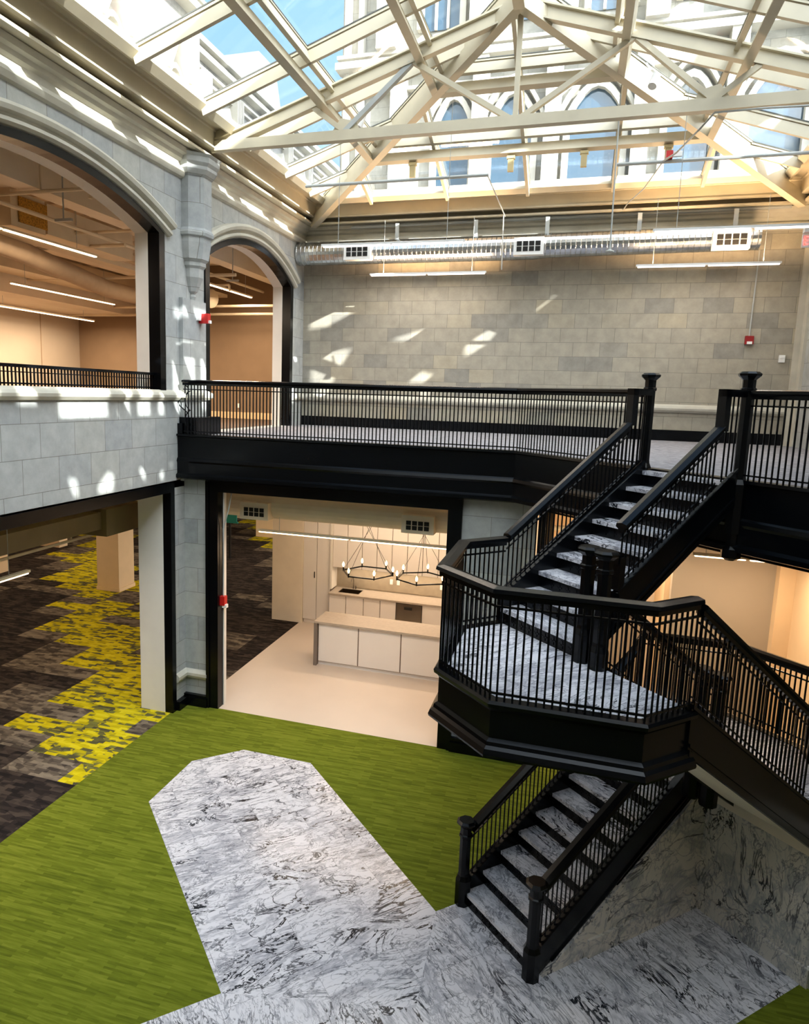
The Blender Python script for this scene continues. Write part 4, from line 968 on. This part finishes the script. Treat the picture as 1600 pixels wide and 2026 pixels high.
for p, lab in (([(-8,7.0,7.56),(-.8,7.0,7.56)],'crossing in front of the brown wall'),([(-8,6.6,7.72),(-.8,6.6,7.72)],'second in front of the brown wall'),([(-2.1,-9,8.2),(-2.1,7.5,8.2)],'running behind both arches'),([(-6.2,1.0,8.1),(-1.8,1.0,8.1)],'crossing beneath the cross beams'),([(-6.2,3.4,7.95),(-.8,3.4,7.95)],'crossing behind the smaller arch'),([(-3.8,-3,8.4),(-3.8,7,8.4)],'above the taupe duct')):
    single('ceiling_pipe', G().tube(p, .035, 8), DUCTP, 'thin cream ceiling pipe '+lab, 'pipe')
for x, y, lab in ((-1.3,-1.2,'close behind the big arch'),(-1.3,.9,'behind the pier'),(-1.4,4.4,'close behind the smaller arch')):
    single('hanger_rod', G().tube([(x,y,8.95),(x,y,8.0)], .012, 6).box(x-.15,x+.15,y-.02,y+.02,7.98,8.02), GRAYSTEEL, 'grey threaded hanger '+lab, 'hanger')
g = G()
for y in (-3.2,-.9,1.5,4.0,6.0): g.box(-8.2,-8.185,y,y+.015,ZB,7.6)
struct('trim_18', g, paint('wall_seam', (150,128,102), .9))
single('floor_outlet', G().box(-2.9,-2.82,7.58,7.6,5.05,5.17), WHITE, 'white outlet plate on the brown wall beyond the smaller arch', 'outlet')

# ================================================================ LOWER ROOM ON THE LEFT
cl = thing('square_column', 'cream painted square column standing on the patterned carpet', 'column', (-5.6,5.6,0))
obj('shaft', G().box(-5.98,-5.28,5.3,5.98,0,3.9), TAN, cl); obj('base_trim', G().box(-6.0,-5.26,5.28,6.0,0,.1), TAN, cl)
single('square_column', G().box(-5.2,-4.5,13.6,14.3,0,3.9), TAN, 'distant cream square column seen past the nearer one', 'column')
P_LOW = 24
for a, b, z, lab in (((-.87,-5.6),(-.87,-2.65),2.95,'nearest the wide opening of the lower room'),((-3.4,-3),(-3.4,1),3.2,'in the lower room beside the near carpet'),((-6.6,0),(-6.6,4),3.2,'in the lower room before the square column'),((-8.6,5),(-8.6,9),3.2,'deep in the lower room'),((-4.0,8),(-4.0,12),3.2,'beyond the square column'),((-8.6,-6),(-8.6,-2),3.2,'toward the dark end of the lower room'),((-1.6,6),(-1.6,10),3.4,'seen past the kitchen partition')):
    linear_light('suspended strip light '+lab, a, b, z, TUBE_W, P_LOW, WRM, name='strip_light', ztop=3.9)
single('strut_channel', G().bar((-1.52,-8,3.0),(-1.52,1.1,3.0),.03,.04).bar((-1.52,-2.6,3.0),(-1.52,-2.6,3.9),.02,.02).bar((-1.52,-1.0,3.0),(-1.52,-1.0,3.9),.02,.02).bar((-1.52,.2,3.0),(-1.52,.2,3.9),.02,.02), DUCTP, 'cream strut channel hung under the lower room ceiling', 'channel')
single('ceiling_duct', G().box(-1.5,-1.0,-9,-.9,3.22,3.5), paint('olive_flat_duct', (128,112,78), .6), 'olive painted flat duct just inside the wide lower opening', 'air duct')  # one even olive colour all over the duct
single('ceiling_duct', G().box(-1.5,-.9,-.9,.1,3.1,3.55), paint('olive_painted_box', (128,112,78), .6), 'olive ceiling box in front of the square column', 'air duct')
tp = thing('teal_screen', 'small teal screen on a thin post far behind the kitchen', 'screen', (-4.4,10,0)); obj('panel', G().box(-4.66,-4.15,9.96,10.0,1.25,1.58).box(-4.7,-4.11,9.97,10.01,1.2,1.25), TEAL, tp)
obj('post', G().box(-4.45,-4.38,9.98,10.02,0,1.2), DARK, tp)

# ================================================================ KITCHEN
CARC = paint('cabinet_gap_shadowline', (120,104,92), .7)
tc = thing('pantry_cabinet', 'tall white two-door pantry cabinet beside the counter', 'cabinet', (.62,4.85,0))
obj('body', G().box(.275,.97,4.86,5.19,.1,2.95), CARC, tc); obj('plinth', G().box(.29,.96,4.88,5.15,0,.1), CABINET, tc)
for x0, x1, hx in ((.28,.615,.57),(.63,.965,.67)):
    d = obj('door', G().box(x0,x1,4.83,4.86,.11,2.93), CABINET, tc)
    if hx < .6: obj('handle', G().box(hx-.008,hx+.008,4.81,4.83,1.15,1.3), DARK, d)
bc = thing('base_cabinet', 'white base cabinet run under the greige worktop', 'cabinet', (1.02,4.6,0))
obj('body', G().box(1.02,5.5,4.62,5.16,.1,.68).box(1.02,5.5,4.62,4.66,.68,.86), CARC, bc); obj('plinth', G().box(1.04,5.5,4.68,5.1,0,.1), DARK, bc)
xs = [1.03,1.45,1.88,2.28,2.66]
for a, b_ in zip(xs[:-1], xs[1:]): obj('door', G().box(a+.008,b_-.008,4.59,4.62,.12,.85), CABINET, bc)
obj('door', G().box(3.27,3.8,4.59,4.62,.12,.85), CABINET, bc); obj('door', G().box(3.81,4.4,4.59,4.62,.12,.85), CABINET, bc)
dw = thing('dishwasher', 'stainless dishwasher set into the white base cabinets', 'dishwasher', (2.95,4.58,.1))
obj('front', G().box(2.67,3.26,4.56,4.62,.12,.85), STAINLESS, dw); obj('handle', G().box(2.86,3.04,4.54,4.56,.72,.78), DARK, dw)
ct = single('worktop', G().box(1.02,5.5,4.56,4.72,.86,.9).box(1.02,1.2,4.72,5.165,.86,.9).box(1.72,5.5,4.72,5.165,.86,.9).box(1.2,1.72,5.08,5.165,.86,.9), COUNTER, 'greige quartz worktop along the kitchen back wall', 'worktop')
single('kitchen_sink', G().box(1.2,1.72,4.72,4.74,.7,.895).box(1.2,1.72,5.06,5.08,.7,.895).box(1.2,1.22,4.72,5.08,.7,.895).box(1.7,1.72,4.72,5.08,.7,.895).box(1.2,1.72,4.72,5.08,.69,.7), paint('dark_steel', (70,58,44), .35, metal=.8), 'dark undermount sink in the back worktop', 'sink')
single('kitchen_faucet', G().tube([(1.46,5.12,.9),(1.46,5.12,1.12),(1.46,5.06,1.2),(1.46,4.98,1.18),(1.46,4.95,1.12)], .012, 8).tube([(1.52,5.12,.9),(1.52,5.12,.98)], .014, 8), STAINLESS, 'chrome gooseneck faucet behind the sink', 'faucet')
uc = thing('wall_cabinet', 'white upper cabinets with plain doors above the backsplash', 'cabinet', (1.02,4.85,1.45))
obj('body', G().box(1.025,5.5,4.86,5.165,1.46,2.95), CARC, uc)
for i in range(10): obj('door', G().box(1.03+i*.36,1.03+i*.36+.345,4.83,4.86,1.47,2.93), CABINET, uc)
la = bpy.data.lights.new('under_cabinet_lamp', 'AREA'); la.shape = 'RECTANGLE'; la.size = 3.2; la.size_y = .04; la.energy = 9; la.color = WRM
o = bpy.data.objects.new('under_cabinet_lamp', la); COL.objects.link(o); o.parent = uc; o.location = Vector((2.9,4.95,1.45))-Vector(uc.location)
isl = thing('kitchen_island', 'white panelled kitchen island with greige waterfall top', 'island', (1.5,2.4,0))
obj('body', G().box(1.56,4.9,2.5,3.05,.08,.9), CARC, isl); obj('plinth', G().box(1.56,4.9,2.53,3.0,0,.08), CABINET, isl)
for a, b_ in ((1.57,2.42),(2.43,3.30),(3.31,4.2),(4.21,4.88)): obj('panel', G().box(a+.004,b_-.010,2.485,2.5,.09,.9), CABINET, isl)
obj('island_top', G().box(1.49,4.95,2.42,3.12,.9,.94), COUNTER, isl); obj('waterfall_side', G().box(1.49,1.555,2.42,3.12,0,.9), paint('taupe_quartz_edge', (122,112,104), .4), isl)
for x, lab in ((2.35,'nearest the faucet'),(2.52,'second from the faucet'),(3.55,'farthest from the faucet')):
    single('wall_outlet', G().box(x,x+.07,5.155,5.17,1.1,1.22), WHITE, 'white outlet plate on the taupe backsplash, '+lab, 'outlet')
# duct with square diffusers over the kitchen opening
kd = thing('kitchen_duct', 'cream painted duct with boxed diffusers behind the kitchen opening head', 'air duct', (.3,.85,3.5))
obj('duct_body', G().tube([(-2.5,.95,3.52),(5.4,.95,3.52)], .24, 20), DUCTP, kd)
for x in (1.02,3.95):
    f = obj('diffuser', G().box(x-.27,x+.27,.58,.85,3.3,3.6), DUCTP, kd); g = G()
    for i in range(4):
        for j in range(2): g.box(x-.2+i*.1+.012,x-.2+(i+1)*.1-.008,.572,.581,3.36+j*.08,3.43+j*.08)
    obj('diffuser_slots', g, DARK, f)
linear_light('bright strip light hung across the kitchen opening', (1.0,.8), (4.45,.8), 3.08, TUBE_W, 24, WRM, name='strip_light', ztop=3.35)
linear_light('strip light over the kitchen floor behind the duct', (1.2,3.6), (4.6,3.6), 3.5, TUBE_W, 30, WRM, name='strip_light', ztop=3.95)
# chandeliers
def chandelier(cx, label, ph):
    cy, cz, r = 2.75, 1.98, .52
    t = thing('chandelier', label, 'chandelier', (cx,cy,cz), 'black ring chandeliers over the kitchen island')
    P = [(cx+r*math.cos(ph+k*math.pi/3), cy+r*math.sin(ph+k*math.pi/3), cz) for k in range(6)]
    obj('ring', G().sweep([(-.01,-.012),(.01,-.012),(.01,.012),(-.01,.012)], P, closed=True), BLACK, t)
    for i in range(6):
        x, y, z = P[i]
        c = obj('candle_holder', G().tube([(x,y,z-.02),(x,y,z+.07)], .014, 8), BLACK, t)
        obj('bulb', G().lathe((x,y,z+.07), [(.012,0),(.024,.035),(.022,.06),(.006,.1)], 8), BULB, c)
    for i, j in ((0,3),(3,0),(1,4),(4,1)):
        x, y, z = P[i]; x2 = cx+(P[j][0]-cx)*.35
        obj('suspension_wire', G().tube([(x,y,z),(cx+(P[j][0]-cx)*.3,cy,3.1),(cx,cy,3.95)], .004, 5), BLACK, t)
    la = bpy.data.lights.new('chandelier_lamp', 'POINT'); la.energy = 7; la.color = WRM; la.shadow_soft_size = .3
    o = bpy.data.objects.new('chandelier_lamp', la); COL.objects.link(o); o.parent = t; o.location = (0,0,.15)
    return t
chandelier(2.5, 'black ring chandelier with candle bulbs over the island, nearer the sink', 0)
chandelier(3.62, 'black ring chandelier with candle bulbs over the island, nearer the stair', math.pi/6)
# warm area beyond the stair
for a, b, lab in (((6.3,1.4),(7.6,1.4),'first beyond the stair, near the stone pier'),((6.2,3.4),(7.8,3.4),'second beyond the stair, deeper in'),((8.0,.2),(9.4,.2),'in front of the warm grey wall')):
    linear_light('strip light '+lab, a, b, 3.45, TUBE_W, 24, WRM, name='strip_light', ztop=3.95)
single('ceiling_pipe', G().tube([(5.8,2.2,3.3),(9.0,2.2,3.3)], .05, 8), DUCTP, 'cream ceiling pipe beyond the stair', 'pipe')
